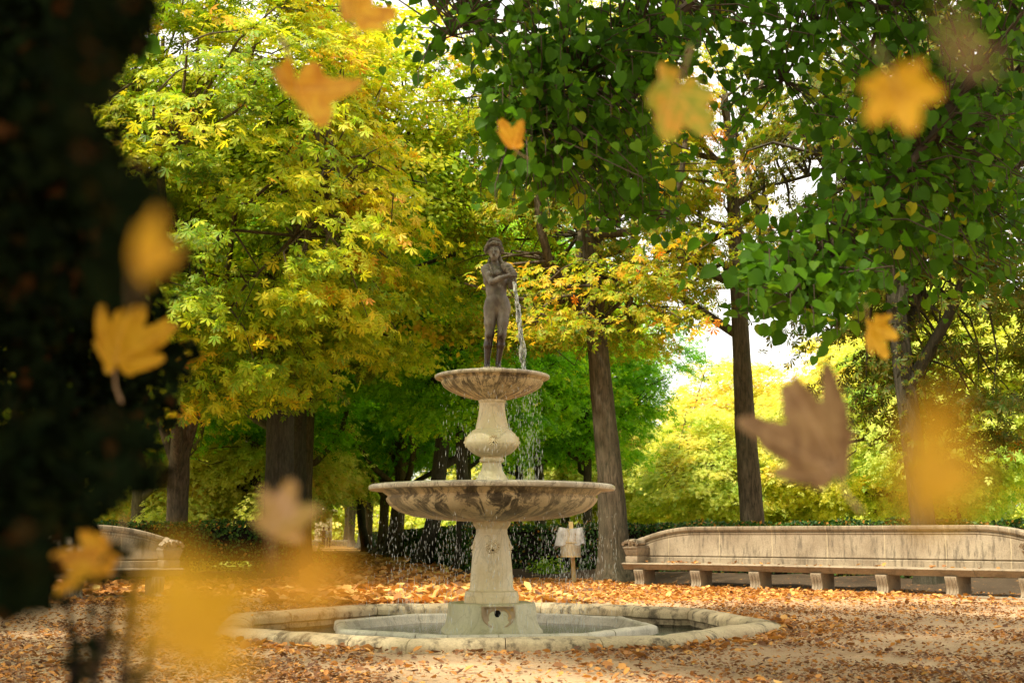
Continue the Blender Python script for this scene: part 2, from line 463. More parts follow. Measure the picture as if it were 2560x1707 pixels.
n = noise(nt, 3, 5, 0.6, coords(nt, (20, 20, 2))); rp = ramp(nt, [(0.3, (0.42, 0.28, 0.10)), (0.7, (0.60, 0.42, 0.18))]); nt.links.new(n.outputs[0], rp.inputs[0])
principled(nt, out, rp.outputs[0], 0.7, 0.2, n.outputs[0], 0.3, 0.004); M['timber'] = m
m, nt, out = newmat('weathered slats')
n = noise(nt, 3, 5, 0.6, coords(nt, (14, 14, 3))); rp = ramp(nt, [(0.3, (0.26, 0.20, 0.12)), (0.7, (0.48, 0.39, 0.26))]); nt.links.new(n.outputs[0], rp.inputs[0])
principled(nt, out, rp.outputs[0], 0.85, 0.2, n.outputs[0], 0.3, 0.004); M['slats'] = m
m, nt, out = newmat('clear plastic film')
p = principled(nt, None, (0.72, 0.70, 0.66), 0.25, 0.6)
tr = nt.nodes.new('ShaderNodeBsdfTransparent'); mx = nt.nodes.new('ShaderNodeMixShader')
nn = noise(nt, 6, 4, 0.6, coords(nt)); nt.links.new(ramp_out(nt, nn.outputs[0], [(0.35, g3(0.35)), (0.65, g3(0.75))]), mx.inputs[0])
nt.links.new(tr.outputs[0], mx.inputs[1]); nt.links.new(p.outputs[0], mx.inputs[2]); nt.links.new(mx.outputs[0], out.inputs[0]); M['film'] = m

# ------------------------------------------------------------------ leaf templates: (verts, faces, rim)
def kite_leaf(w=0.42, belly=0.6, fold=0.10, droop=0.15):
    v = [(0, 0, 0), (-w / 2, belly, fold - droop * belly), (0, 1, -droop), (w / 2, belly, fold - droop * belly)]
    return np.array(v), [(0, 2, 1), (0, 3, 2)], np.array([0.0, 1, 0.45, 1])
def palmate():
    V = []; F = []; Rm = []
    for a, L in ((0, 1.0), (44, 0.92), (-41, 0.95), (92, 0.70), (-88, 0.66), (-150, .42)):
        v, f, r = kite_leaf(0.36, 0.68, 0.06, 0.34)
        v = v * L; c, s = math.cos(R_(a)), math.sin(R_(a))
        v = np.stack([v[:, 0] * c + v[:, 1] * s, -v[:, 0] * s + v[:, 1] * c, v[:, 2]], 1)
        n = len(V); V += list(v); F += [tuple(i + n for i in q) for q in f]; Rm += list(r)
    return np.array(V) * 0.55, F, np.array(Rm)
def heart_leaf(nseg=5):
    half = [(0.0, 0.0), (0.22, -0.06), (0.42, 0.10), (0.47, 0.34), (0.38, 0.62), (0.18, 0.86), (0.0, 1.0)]
    V = [(x, y, 0.32 * abs(x) - 0.20 * y * y) for x, y in half] + [(-x, y, 0.26 * abs(x) - 0.20 * y * y) for x, y in half[1:-1]]
    V.append((0, 0.45, -0.03))
    F = []
    n = len(half); c = len(V) - 1
    for i in range(n - 1): F.append((c, i, i + 1))
    left = [0] + [n + i for i in range(n - 2)] + [n - 1]
    for i in range(len(left) - 1): F.append((c, left[i + 1], left[i]))
    V = np.array(V); rim = np.ones(len(V)); rim[-1] = 0; rim[0] = 0
    return V, F, rim
def small_leaf():
    return kite_leaf(0.75, 0.45, 0.12, 0.2)
def spray():
    """a twig tip: five small leaves in a fan"""
    V = []; F = []; Rm = []
    for a, L, o in ((0, .5, .5), (55, .45, .35), (-50, .45, .3), (75, .42, .05), (-80, .42, .0)):
        v, f, r = kite_leaf(0.7, 0.5, 0.1, 0.2)
        v = v * L; c, s = math.cos(R_(a)), math.sin(R_(a))
        v = np.stack([v[:, 0] * c + v[:, 1] * s, -v[:, 0] * s + v[:, 1] * c + o, v[:, 2]], 1)
        n = len(V); V += list(v); F += [tuple(i + n for i in q) for q in f]; Rm += list(r)
    return np.array(V), F, np.array(Rm)
T_PALM, T_HEART, T_SMALL, T_SPRAY = palmate(), heart_leaf(), small_leaf(), spray()

def unit(a):
    return a / np.maximum(np.linalg.norm(a, axis=1, keepdims=True), 1e-9)

def scatter_leaves(P, Nrm, tipdir, size, tint, tpl, name='leaves'):
    """one mesh of leaves: normal Nrm, pointing along tipdir (made perpendicular)"""
    TV, TF, TR = tpl
    n = len(P)
    Z = unit(np.asarray(Nrm)); Yd = tipdir - (tipdir * Z).sum(1, keepdims=True) * Z
    bad = np.linalg.norm(Yd, axis=1) < 1e-3
    Yd[bad] = np.cross(Z[bad], [1, 0.2, 0.1])
    Yd = unit(Yd); X = np.cross(Yd, Z)
    V = (P[:, None, :] + size[:, None, None] * (TV[None, :, 0:1] * X[:, None, :] + TV[None, :, 1:2] * Yd[:, None, :] + TV[None, :, 2:3] * Z[:, None, :]))
    k = len(TV)
    lens = np.array([len(f) for f in TF]); flat = np.concatenate([np.array(f) for f in TF])
    loops = (flat[None, :] + (np.arange(n) * k)[:, None]).ravel()
    return mesh_np(V.reshape(-1, 3), loops, np.tile(lens, n), name, np.repeat(np.clip(tint, 0, 1), len(TF)), np.tile(TR, n))

def crown_mesh(seed, radii, npads, per, pad_r, tpl, size, tint0=0.45, tvar=0.25, flat=0.38, inner=0.45, cut=None, hang=0.35, upbias=0.0, name='crown'):
    """foliage of one tree: pads of leaves on an uneven shell, centre at the origin; returns mesh and pad centres"""
    g = np.random.default_rng(seed)
    d = unit(g.normal(size=(npads * 2, 3)))
    d[:, 2] += upbias; d = unit(d)
    lump = 1 + 0.16 * np.sin(3.1 * np.arctan2(d[:, 1], d[:, 0]) + seed) * (1 - d[:, 2] ** 2) + 0.12 * np.sin(5 * d[:, 2] + seed * 2)
    rr = inner + (1 - inner) * g.random(npads * 2) ** 0.55
    C = d * (rr * lump)[:, None] * np.array(radii)
    if cut is not None: C = C[cut(C)]
    C = C[:npads]
    pr = pad_r * g.uniform(0.65, 1.35, len(C))
    ptint = tint0 + tvar * g.normal(size=len(C)) * 0.8 + 0.10 * np.sin(C[:, 0] * 0.9 + seed) + 0.08 * C[:, 2] / radii[2]
    out = unit(C / np.array(radii))
    idx = np.repeat(np.arange(len(C)), per)
    n = len(idx)
    off = g.normal(size=(n, 3)) * 0.55
    off[:, 2] *= flat
    # pads slope outwards and down at the edge
    o = out[idx]
    rad2 = np.hypot(off[:, 0], off[:, 1])
    P = C[idx] + off * pr[idx][:, None]
    P[:, 2] -= 0.35 * (off[:, 0] * o[:, 0] + off[:, 1] * o[:, 1]).clip(-1, 2) * pr[idx] + 0.12 * rad2 ** 2 * pr[idx]
    Nn = np.array([0, 0, 1.0]) * 0.9 + 0.55 * o + 0.45 * g.normal(size=(n, 3))
    tip = o * 0.8 + g.normal(size=(n, 3)) * 0.8; tip[:, 2] -= hang
    sz = size * g.uniform(0.7, 1.25, n)
    me = scatter_leaves(P, Nn, tip, sz, ptint[idx] + g.normal(size=n) * 0.13, tpl, name)
    return me, C

def limb_mesh(mb, start, target, r0, g, n=6, wig=0.25, r1=0.02, sag=0.0):
    start, target = Vector(start), Vector(target)
    L = (target - start).length
    pts = []; rads = []
    w = [Vector(g.normal(size=3)) * wig * L * 0.12 for _ in range(3)]
    for i in range(n + 1):
        t = i / n
        p = start.lerp(target, t) + w[0] * math.sin(math.pi * t) + w[1] * math.sin(2 * math.pi * t) * 0.6
        p.z += -sag * math.sin(math.pi * t) * L * 0.0 + 0.10 * L * math.sin(math.pi * t)
        pts.append(p); rads.append(r0 * (1 - t) ** 0.8 + r1)
    mb.tube(pts, rads, 7 if r0 > 0.06 else 4)
    return pts

def trunk_mesh(path, rads, seed, flare=1.5, n=20):
    g = np.random.default_rng(seed)
    ph = g.uniform(0, 6.28, 6)
    mb = MB()
    # resample
    P = []; Rr = []
    for i in range(len(path) - 1):
        for k in range(5):
            t = k / 5
            P.append(Vector(path[i]).lerp(Vector(path[i + 1]), t)); Rr.append(rads[i] * (1 - t) + rads[i + 1] * t)
    P.append(Vector(path[-1])); Rr.append(rads[-1])
    z0 = P[0].z
    for i, p in enumerate(P):
        h = p.z - z0
        Rr[i] *= 1 + (flare - 1) * math.exp(-h / 0.30)
    def lump(th, j):
        h = P[j].z - z0
        f = 0.10 + 0.22 * math.exp(-h / 0.35)
        return f * (math.sin(3 * th + ph[0]) * 0.4 + math.sin(5 * th + ph[1] + h * 0.15) * 0.35 + math.sin(8 * th + ph[2]) * 0.2) + 0.02 * math.sin(h * 5 + th * 2 + ph[3])
    mb.tube(P, Rr, n, lump)
    return mb

def build_tree(name, label, base, path, rads, crown, crown_c, leafmat, bark='bark', seed=1, limbs=9, group=None, flare=1.5, twigs=0.4, cat='tree', scale=1.0, rz=0.0, fork=None, lo=.52):
    """crown = (mesh, pad centres) centred on crown_c; path in coordinates relative to base"""
    g = np.random.default_rng(seed + 100)
    t = thing(name, label, cat, base, rz, group)
    t.scale = (scale,) * 3
    tm = trunk_mesh(path, rads, seed, flare)
    if fork:
        for f in fork: tm.add(*_mb(trunk_mesh(f[0], f[1], seed + 3, 1.0, 12)))
    to = link('trunk', autosmooth(tm.mesh('trunk'), 60), M[bark], t)
    mb = MB()
    me, C = crown
    cc = Vector(crown_c)
    top = [Vector(p) for p in path]
    ends = []
    for k in range(limbs):
        f = lo + (.95 - lo) * (k + 0.5) / limbs
        i = min(int(f * (len(top) - 1)), len(top) - 2); fr = f * (len(top) - 1) - i
        st = top[i].lerp(top[i + 1], fr)
        c = Vector(C[int(g.integers(len(C)))]) + cc
        if c.z < st.z - 0.8: c.z = st.z + abs(c.z - st.z) * 0.4
        r = (rads[i] * (1 - fr) + rads[i + 1] * fr)
        ends.append(limb_mesh(mb, st, st.lerp(c, 0.92), r * 0.5, g, 7, 1.0))
    allp = [p for e in ends for p in e[2:]]
    A = np.array([tuple(p) for p in allp])
    sel = g.permutation(len(C))[:int(len(C) * twigs)]
    for i in sel:
        c = C[i] + np.array(cc)
        j = int(np.argmin(((A - c) ** 2).sum(1) + g.random(len(A)) * 0.5))
        limb_mesh(mb, A[j], Vector(c), 0.03, g, 4, 1.2, 0.006)
    link('limbs', autosmooth(mb.mesh('limbs'), 80), M[bark], t)
    co = link('crown', me, M[leafmat] if isinstance(leafmat, str) else leafmat, t)
    co.location = cc
    return t

def _mb(mb): return mb.v, mb.f

def copy_tree(o, loc, rz=0, scale=1.0, label=None, group=None):
    c = o.copy(); COL.objects.link(c); c.location = loc; c.rotation_euler = (0, 0, rz); c.scale = (scale,) * 3
    if label: c['label'] = label
    if group: c['group'] = group
    for ch in [x for x in S.objects if x.parent == o]:
        d = ch.copy(); COL.objects.link(d); d.parent = c
    return c

# ------------------------------------------------------------------ the ground
FC = Vector((-0.23, 13.70, 0))          # axis of the fountain
ROT = R_(10)
def octo(r, k): 
    a = R_(22.5 + 45 * k) + ROT
    return (FC.x + r * math.cos(a), FC.y + r * math.sin(a))
R_OUT, R_IN = 3.20, 2.86
mb = MB()
B = 320
sq = [(-B, -60), (B, -60), (B, 420), (-B, 420)]
# a ring from the octagonal opening to a wide octagon, then out to the horizon
rings = [R_IN + 0.1, 3.6, 6, 12, 30, 90, 400]
vs = []
for r in rings:
    for k in range(8): vs.append((*octo(r, k), 0))
fs = []
for j in range(len(rings) - 1):
    for k in range(8):
        k2 = (k + 1) % 8
        fs.append((j * 8 + k, j * 8 + k2, (j + 1) * 8 + k2, (j + 1) * 8 + k))
mb.add(vs, fs)
ground = link('ground', mb.mesh('ground'), M['sand']); tag(ground, kind='structure')
# straight leafy avenue leading away
PS = -0.161
mb = MB()
n = 24
vs = []
for i in range(n + 1):
    y = 19.5 + (175 - 19.5) * i / n
    w = 0.5 * math.sin(i * 0.9) * (1 if i < 2 else 0.15)
    vs += [(-0.75 + PS * y + w, y, 0.004), (4.1 + PS * y + w, y, 0.004)]
fs = [(2 * i, 2 * i + 1, 2 * i + 3, 2 * i + 2) for i in range(n)]
link('path', mb.add(vs, fs).mesh('path'), M['path'])['kind'] = 'structure'
# beds and lawn behind the hedges
def sheet(name, pts, z, mat):
    o = link(name, mesh_py([(x, y, z) for x, y in pts], [tuple(range(len(pts)))], name), M[mat]); o['kind'] = 'structure'; return o
sheet('lawn', [(4.3 + PS * 33, 33), (5, 31), (12, 25), (60, 20), (200, 40), (200, 400), (4.3 + PS * 400 , 400)], 0.003, 'lawn')
sheet('lawn_beyond_hedge', [(-0.9 + PS * 31.5, 31.5), (-1.0 + PS * 400, 400), (-250, 400), (-250, 25), (-12, 30)], 0.003, 'lawn')
m, nt, out = newmat('bed soil with shade'); n_ = noise(nt, 9, 6, .7, coords(nt)); principled(nt, out, ramp_out(nt, n_.outputs[0], [(.35, (.022, .015, .010)), (.6, (.06, .042, .025)), (.75, (.16, .07, .02))]), .95, .1, n_.outputs[0], .6, .03); M['bed'] = m
sheet('soil_bed_with_shade', [(2.35, 24.95), (8.75, 19.35), (14, 15), (16, 18.5), (4.6, 27.2), (2.2, 29.6), (1.9, 26.0)], 0.006, 'bed')  # dark soil whose colour also carries the shade under the bench
# low bank of bare earth under the right hand hedge
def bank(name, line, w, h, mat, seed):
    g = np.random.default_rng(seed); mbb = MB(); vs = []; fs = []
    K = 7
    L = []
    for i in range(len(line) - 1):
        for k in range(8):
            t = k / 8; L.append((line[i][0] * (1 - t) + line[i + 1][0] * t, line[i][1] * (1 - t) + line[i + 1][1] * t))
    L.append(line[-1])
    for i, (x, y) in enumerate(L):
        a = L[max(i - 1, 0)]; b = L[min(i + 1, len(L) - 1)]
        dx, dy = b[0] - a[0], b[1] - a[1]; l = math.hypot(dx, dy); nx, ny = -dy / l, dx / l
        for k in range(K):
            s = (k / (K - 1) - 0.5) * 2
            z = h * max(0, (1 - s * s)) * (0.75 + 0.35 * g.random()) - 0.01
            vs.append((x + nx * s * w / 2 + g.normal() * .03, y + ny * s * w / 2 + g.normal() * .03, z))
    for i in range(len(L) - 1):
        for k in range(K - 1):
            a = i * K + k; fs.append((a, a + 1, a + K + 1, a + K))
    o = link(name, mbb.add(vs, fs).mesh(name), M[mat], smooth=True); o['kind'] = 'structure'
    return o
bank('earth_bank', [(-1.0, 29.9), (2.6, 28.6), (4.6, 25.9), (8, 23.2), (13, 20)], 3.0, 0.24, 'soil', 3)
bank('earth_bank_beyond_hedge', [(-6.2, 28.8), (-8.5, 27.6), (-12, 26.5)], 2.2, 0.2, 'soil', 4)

# ------------------------------------------------------------------ fountain
fountain = thing('fountain', 'tall two bowl marble fountain in an octagonal stone pool strewn round with leaves', 'fountain', FC)
def rel(p): return (p[0] - FC.x, p[1] - FC.y)
def octring(prof, n_sub=6, seed=0, gap=0.0, wob=0.006):
    """coping of an octagonal pool: profile (radius, z) swept round eight corners in stones"""
    g = np.random.default_rng(seed); m_ = MB()
    K = len(prof)
    stones = []
    for k in range(8):
        a0 = R_(22.5 + 45 * k) + ROT; a1 = a0 + R_(45)
        for t0, t1 in ((0.0, 0.36), (0.36, 0.72), (0.72, 1.0)):
            stones.append((a0, a1, t0, t1))
    for (a0, a1, t0, t1) in stones:
        dr = g.normal() * wob; dz = g.normal() * wob * 0.7
        vs = []; fs = []
        ns = 5
        for i in range(ns + 1):
            t = t0 + (t1 - t0) * i / ns
            e = 0.004 if i == 0 else (-0.004 if i == ns else 0)
            pinch = 0.93 if i in (0, ns) else 1.0
            for j, (r, z) in enumerate(prof):
                rm = sum(p[0] for p in prof) / K; zm = 0.04
                rr = rm + (r - rm) * pinch + dr; zz = zm + (z - zm) * pinch + dz
                x = rr * ((1 - t) * math.cos(a0) + t * math.cos(a1)); y = rr * ((1 - t) * math.sin(a0) + t * math.sin(a1))
                am = (a0 + a1) / 2
                x += -math.sin(am) * e; y += math.cos(am) * e
                vs.append((x + g.normal() * 0.0015, y + g.normal() * 0.0015, zz + g.normal() * 0.0012))
        for i in range(ns):
            for j in range(K):
                j2 = (j + 1) % K
                fs.append((i * K + j, i * K + j2, (i + 1) * K + j2, (i + 1) * K + j))
        fs.append(tuple(range(K))[::-1]); fs.append(tuple(ns * K + j for j in range(K)))
        m_.add(vs, fs)
    return m_
prof = []
for i in range(11):      # rounded roll of the outer kerb
    a = math.pi * i / 10
    prof.append((3.03 + 0.17 * math.cos(a), 0.035 + 0.080 * math.sin(a)))
prof = [(3.20, -0.10)] + prof + [(2.86, -0.02), (2.90, -0.04), (2.90, -0.10)]
link('outer_kerb', autosmooth(octring(prof, seed=2, wob=0.004).mesh('outer_kerb'), 45), M['kerb'], fountain)
# pool lining
def octwall(r0, z0, r1, z1, floor=None):
    m_ = MB(); vs = []
    for r, z in ((r0, z0), (r1, z1)):
        for k in range(8):
            a = R_(22.5 + 45 * k) + ROT; vs.append((r * math.cos(a), r * math.sin(a), z))
    fs = [(k, (k + 1) % 8, 8 + (k + 1) % 8, 8 + k) for k in range(8)]
    if floor: fs.append(tuple(range(8, 16)))
    return m_.add(vs, fs)
M['mossy'] = mk_stone('mossy pool wall', (0.10, 0.08, 0.045), (0.22, 0.17, 0.09), (0.02, 0.022, 0.01), 0.9, streak=True)
link('pool_lining', octwall(2.93, -0.03, 2.93, -0.5, True).mesh('pool_lining'), M['mossy'], fountain)
prof = []
for i in range(9):
    a = math.pi * i / 8
    prof.append((1.80 + 0.070 * math.cos(a), 0.012 + 0.040 * math.sin(a)))
prof = [(1.875, -0.045), ] + prof + [(1.60, -0.12), (1.55, -0.20), (1.78, -0.20), (1.80, -0.05)]
link('inner_kerb', autosmooth(octring(prof, seed=5, wob=0.003).mesh('inner_kerb'), 45), M['marble_grey'], fountain)
link('inner_pool_wall', octwall(1.80, -0.03, 1.74, -0.48).mesh('inner_pool_wall'), M['mossy'], fountain)
# inner pool floor + waters
def octdisc(name, r0, r1, z, mat, label=None):
    m_ = MB(); vs = []
    N = 8
    for r in (r0, r1):
        for k in range(8):
            a = R_(22.5 + 45 * k) + ROT; vs.append((FC.x + r * math.cos(a), FC.y + r * math.sin(a), z))
    fs = [(k, (k + 1) % 8, 8 + (k + 1) % 8, 8 + k) for k in range(8)]
    o = link(name, m_.add(vs, fs).mesh(name), M[mat]); o['kind'] = 'structure'; return o
octdisc('water', 1.79, 2.928, -0.13, 'water')
octdisc('water_in_basin', 0.30, 1.66, -0.055, 'water')

# pedestal block, eight sided, flared foot
def octprism(prof, a_off=0.0, cx=0, cy=0, nsub=1):
    m_ = MB(); vs = []; K = len(prof)
    for r, z in prof:
        for k in range(8):
            a = R_(22.5 + 45 * k) + ROT + a_off; vs.append((r * math.cos(a), r * math.sin(a), z))
    fs = [(j * 8 + k, j * 8 + (k + 1) % 8, (j + 1) * 8 + (k + 1) % 8, (j + 1) * 8 + k) for j in range(K - 1) for k in range(8)]
    fs.append(tuple(range(8))[::-1]); fs.append(tuple((K - 1) * 8 + k for k in range(8)))
    return m_.add(vs, fs)
ZT = at(1232, 1510, 13.25).z     # top of the block
link('pedestal', bevel(octprism([(0.60, -0.12), (0.585, -0.03), (0.545, 0.02), (0.52, 0.10), (0.505, ZT - 0.015), (0.495, ZT)]).mesh('pedestal'), 0.008), M['marble_block'], fountain)
# round bellied niche let into the front face
fa = -math.pi / 2 + ROT          # direction of the front face
fd = Vector((math.cos(fa), math.sin(fa), 0)); fr_ = Vector((-math.sin(fa), math.cos(fa), 0))
ap = 0.503 * math.cos(R_(22.5))
def niche(w, ztop, zbot, depth, proud):
    m_ = MB(); vs = []; fs = []
    outl = []
    for i in range(21):
        a = math.pi + math.pi * i / 20
        outl.append((w * math.cos(a), ztop - 0.08 + (ztop - 0.08 - zbot) * math.sin(a)))
    outl = [(-w, ztop)] + outl + [(w, ztop)]
    N = len(outl); c = (0, (ztop + zbot) / 2 + 0.04)
    for s, d in ((1.03, 0.0), (1.0, proud), (0.93, proud + 0.001), (0.84, proud - depth * .5), (0.5, proud - depth * .85), (0.0, proud - depth)):
        for x, z in outl:
            p = fd * (ap + d + 0.012 * max(0, (0.15 - z))) + fr_ * (c[0] + (x - c[0]) * s)
            vs.append((p.x, p.y, c[1] + (z - c[1]) * s))
    for j in range(5):
        for i in range(N):
            i2 = (i + 1) % N; fs.append((j * N + i, j * N + i2, (j + 1) * N + i2, (j + 1) * N + i))
    return m_.add(vs, fs)
nm = niche(0.182, ZT - 0.022, 0.012, 0.030, 0.034)
no = link('carved_niche', autosmooth(nm.mesh('carved_niche'), 50), M['marble_rust'], fountain)
m_ = MB(); ph_ = fd * (ap + 0.014) + fr_ * -0.01
g = np.random.default_rng(4)
vs = [(ph_ + fr_ * (0.028 * math.cos(a) * (1 + .3 * g.random())) + Vector((0, 0, ZT - 0.095 + 0.034 * math.sin(a) * (1 + .3 * g.random())))) for a in np.linspace(0, 6.28, 13)[:-1]]
vs2 = [v - fd * 0.03 for v in vs]
m_.add(vs + vs2, [tuple(range(12))] + [(i, (i + 1) % 12, 12 + (i + 1) % 12, 12 + i) for i in range(12)])
link('spout_hole', m_.mesh('spout_hole'), M['hole'], no)

# heights read off at the axis
YA = 13.70
def za(y, Y=YA): return at(1232, y, Y).z
def rp_(px, y=1200): return px * (YA * math.cos(PITCH) + (za(y) - EYE) * math.sin(PITCH)) / FPX
# lower column
def zf(y, px):   # height of a ring whose near side is seen at pixel y, half width px
    r = rp_(px, y); return za(y, YA - r)
colp = [(68.5, 1508), (68.5, 1493), (66.5, 1489), (66, 1486), (63, 1479), (57, 1476), (56, 1474), (54, 1467), (50.5, 1425), (47, 1380), (43.5, 1345), (41.5, 1336), (40, 1322), (40, 1316), (41.5, 1313), (44.5, 1309), (46.5, 1305), (47.5, 1302)]
colp = [(68.5, 1508), (68.5, 1492), (67.5, 1491), (67, 1486), (64.5, 1480), (58, 1477), (57, 1475), (54.5, 1470), (51.5, 1425), (47.5, 1380), (43.5, 1345), (40.5, 1336.5), (40.5, 1336), (39.5, 1335), (39.0, 1322), (42, 1317), (46, 1312), (47.5, 1306), (47.5, 1301)]
prof = [(rp_(p, y), zf(y, p)) for p, y in colp]
link('lower_column', autosmooth(MB().lathe(prof, 64).mesh('lower_column'), 30), M['marble'], fountain)
COL_TOP = prof[-1][1]
def lion_mask(parent, ang, r, z, s, tilt=0.12):
    """round carved lion face with a ring of mane curls and an open mouth"""
    m_ = MB()
    d = Vector((math.cos(ang), math.sin(ang), 0)); e = Vector((-math.sin(ang), math.cos(ang), 0)); up = Vector((0, 0, 1)) - d * tilt
    def blob(x, zz, out, rx, rz, ro, n=8):
        vs = []; fs = []
        c = d * (r + out) + e * x + Vector((0, 0, z)) + up * zz
        for j in range(5):
            ph = -math.pi / 2 + math.pi * j / 4
            for i in range(n):
                th = 2 * math.pi * i / n
                vs.append(c + e * (rx * math.cos(ph) * math.cos(th)) + up * (rz * math.cos(ph) * math.sin(th)) + d * (ro * math.sin(ph)))
        for j in range(4):
            for i in range(n):
                i2 = (i + 1) % n; fs.append((j * n + i, j * n + i2, (j + 1) * n + i2, (j + 1) * n + i))
        m_.add(vs, fs)
    for k in range(14):
        a = 2 * math.pi * k / 14
        blob(s * 0.82 * math.cos(a), s * 0.95 * math.sin(a), 0.0, s * 0.20, s * 0.20, s * 0.24)
    for k in range(10):
        a = 2 * math.pi * (k + .5) / 10
        blob(s * 0.60 * math.cos(a), s * 0.72 * math.sin(a), s * .06, s * 0.17, s * 0.17, s * 0.26)
    blob(0, 0, 0.0, s * 0.55, s * 0.62, s * 0.42)
    blob(0, -s * .08, s * 0.32, s * 0.15, s * 0.26, s * 0.22)       # nose
    blob(-s * .24, s * .18, s * 0.30, s * 0.14, s * 0.09, s * 0.12)  # brows
    blob(s * .24, s * .18, s * 0.30, s * 0.14, s * 0.09, s * 0.12)
    blob(-s * .18, -s * .30, s * 0.30, s * 0.17, s * 0.13, s * 0.16)  # cheeks
    blob(s * .18, -s * .30, s * 0.30, s * 0.17, s * 0.13, s * 0.16)
    blob(0, -s * .62, s * 0.20, s * 0.16, s * 0.10, s * 0.16)
    o = link('lion_mask', m_.mesh('lion_mask'), M['marble'], parent, smooth=True)
    h = MB(); c = d * (r + s * 0.36) + Vector((0, 0, z)) + up * (-s * .45)
    vs = [c + e * (s * .13 * math.cos(a)) + up * (s * .12 * math.sin(a)) + d * 0.004 for a in np.linspace(0, 6.28, 9)[:-1]]
    vs += [v - d * 0.02 for v in vs]
    h.add(vs, [tuple(range(8))] + [(i, (i + 1) % 8, 8 + (i + 1) % 8, 8 + i) for i in range(8)])
    link('mouth', h.mesh('mouth'), M['hole'], o)
    return o
zm = za(1366, YA - 0.2)
for k in range(4):
    lion_mask(fountain, -math.pi / 2 + R_(4) + k * math.pi / 2, 0.193, zm, 0.083)

# lower bowl: (half width px, z) profile worked from both rims
rL = rp_(308, 1225)
zL = za(1222)                       # outermost edge of the rim as seen at its ends
lip = 0.052
lb = [(0.30, COL_TOP - 0.004), (0.42, COL_TOP - 0.001), (0.62, COL_TOP + 0.012), (0.88, COL_TOP + 0.045), (1.06, COL_TOP + 0.10), (1.155, COL_TOP + 0.165), (1.195, COL_TOP + 0.215), (1.205, COL_TOP + 0.245), (1.19, COL_TOP + 0.262),
      (1.185, COL_TOP + 0.275), (1.21, COL_TOP + 0.295), (1.26, zL - 0.03), (1.31, zL - 0.018)]
rimp = [(1.29, zL - 0.022), (rL - 0.012, zL - 0.018), (rL, zL + 0.004), (rL - 0.004, zL + 0.026), (rL - 0.03, zL + 0.040), (rL - 0.09, zL + 0.046), (rL - 0.17, zL + 0.036), (rL - 0.22, zL - 0.01), (0.9, zL - 0.12), (0.3, zL - 0.16)]
def bowl(name, under, rim, seam_seed):
    o = link(name, autosmooth(MB().lathe(under, 96, wob=lambda a, z: 0.002 * math.sin(a * 13)).mesh(name), 35), M['marble_bowl'], fountain)
    rseg = MB().lathe(rim, 96, wob=lambda a, z: 0.0035 * math.sin(a * 7 + seam_seed) + 0.002 * math.sin(a * 17))
    link('rim', autosmooth(rseg.mesh('rim'), 40), M['marble_rim'], o)
    return o
bowl('lower_bowl', lb, rimp, 1)
# baluster between bowls
bal = [(43, 1206), (43, 1200), (41.5, 1198), (40, 1196), (38, 1193), (36, 1190.5), (35.5, 1188), (31, 1181), (26, 1172), (24, 1162), (23.5, 1157), (24, 1154.5), (29, 1153.5), (31, 1150), (31, 1146.5), (29, 1143.5), (26.5, 1143), (27, 1141.5), (34, 1138), (48, 1130), (60, 1118), (66, 1107), (67, 1099), (64, 1088), (57.5, 1079), (51, 1074.5), (50, 1072), (42.5, 1070), (41.5, 1068), (39, 1055), (34.5, 1035), (32, 1015), (31.5, 1005), (33, 1003), (34, 1000), (34, 994)]
prof = [(rp_(p, y) * 1.0, za(y, YA - rp_(p, y))) for p, y in bal]
zlow = min(prof[0][1], zL - 0.11)
prof = [(prof[0][0], zL - 0.15)] + prof
link('baluster', autosmooth(MB().lathe(prof, 64).mesh('baluster'), 30), M['marble'], fountain)
BT = prof[-1][1]
for k in range(4):
    a = -math.pi / 2 + R_(4) + k * math.pi / 2
    lion_mask(fountain, a, 0.295, za(1100, YA - .3), 0.058, 0.0)
rU = rp_(144, 948); zU = za(945)
ub = [(0.13, BT - 0.03), (0.16, BT - 0.012), (0.20, BT - 0.004), (0.30, BT + 0.012), (0.40, BT + 0.038), (0.50, BT + 0.078), (0.56, BT + 0.118), (0.585, BT + 0.155), (0.59, BT + 0.172), (0.575, BT + 0.184), (0.58, BT + 0.196), (0.60, zU - 0.022), (0.63, zU - 0.014)]
ub = [(0.13, BT - 0.03), (0.16, BT - 0.012), (0.20, BT - 0.002), (0.30, BT + 0.022), (0.40, BT + 0.055), (0.50, BT + 0.10), (0.56, BT + 0.14), (0.588, zU - 0.062), (0.590, zU - 0.050), (0.578, zU - 0.042), (0.585, zU - 0.034), (0.60, zU - 0.020), (0.62, zU - 0.012)]
ur = [(0.61, zU - 0.014), (rU - 0.01, zU - 0.012), (rU, zU + 0.004), (rU - 0.003, zU + 0.018), (rU - 0.02, zU + 0.028), (rU - 0.06, zU + 0.030), (rU - 0.10, zU + 0.022), (rU - 0.13, zU - 0.01), (0.3, zU - 0.04), (0.1, zU - 0.045)]
bowl('upper_bowl', ub, ur, 3)
# rough socle the statue stands on, inside the upper bowl
STZ = za(921, YA) + 0.0
m_ = MB().lathe([(0.20, zU - 0.06), (0.19, STZ - 0.03), (0.175, STZ - 0.006), (0.16, STZ)], 20, wob=lambda a, z: 0.06 * math.sin(3 * a + 1))
link('statue_socle', autosmooth(m_.mesh('statue_socle'), 40), M['marble_bowl'], fountain)
# water standing in both bowls
for nm_, r, z in (('water_in_lower_bowl', rL - 0.2, zL + 0.012), ('water_in_upper_bowl', rU - 0.105, zU + 0.008)):
    m_ = MB(); vs = [(FC.x + r * math.cos(a), FC.y + r * math.sin(a), z) for a in np.linspace(0, 2 * math.pi, 49)[:-1]]
    link(nm_, m_.add(vs, [tuple(range(48))]).mesh(nm_), M['water'])['kind'] = 'structure'

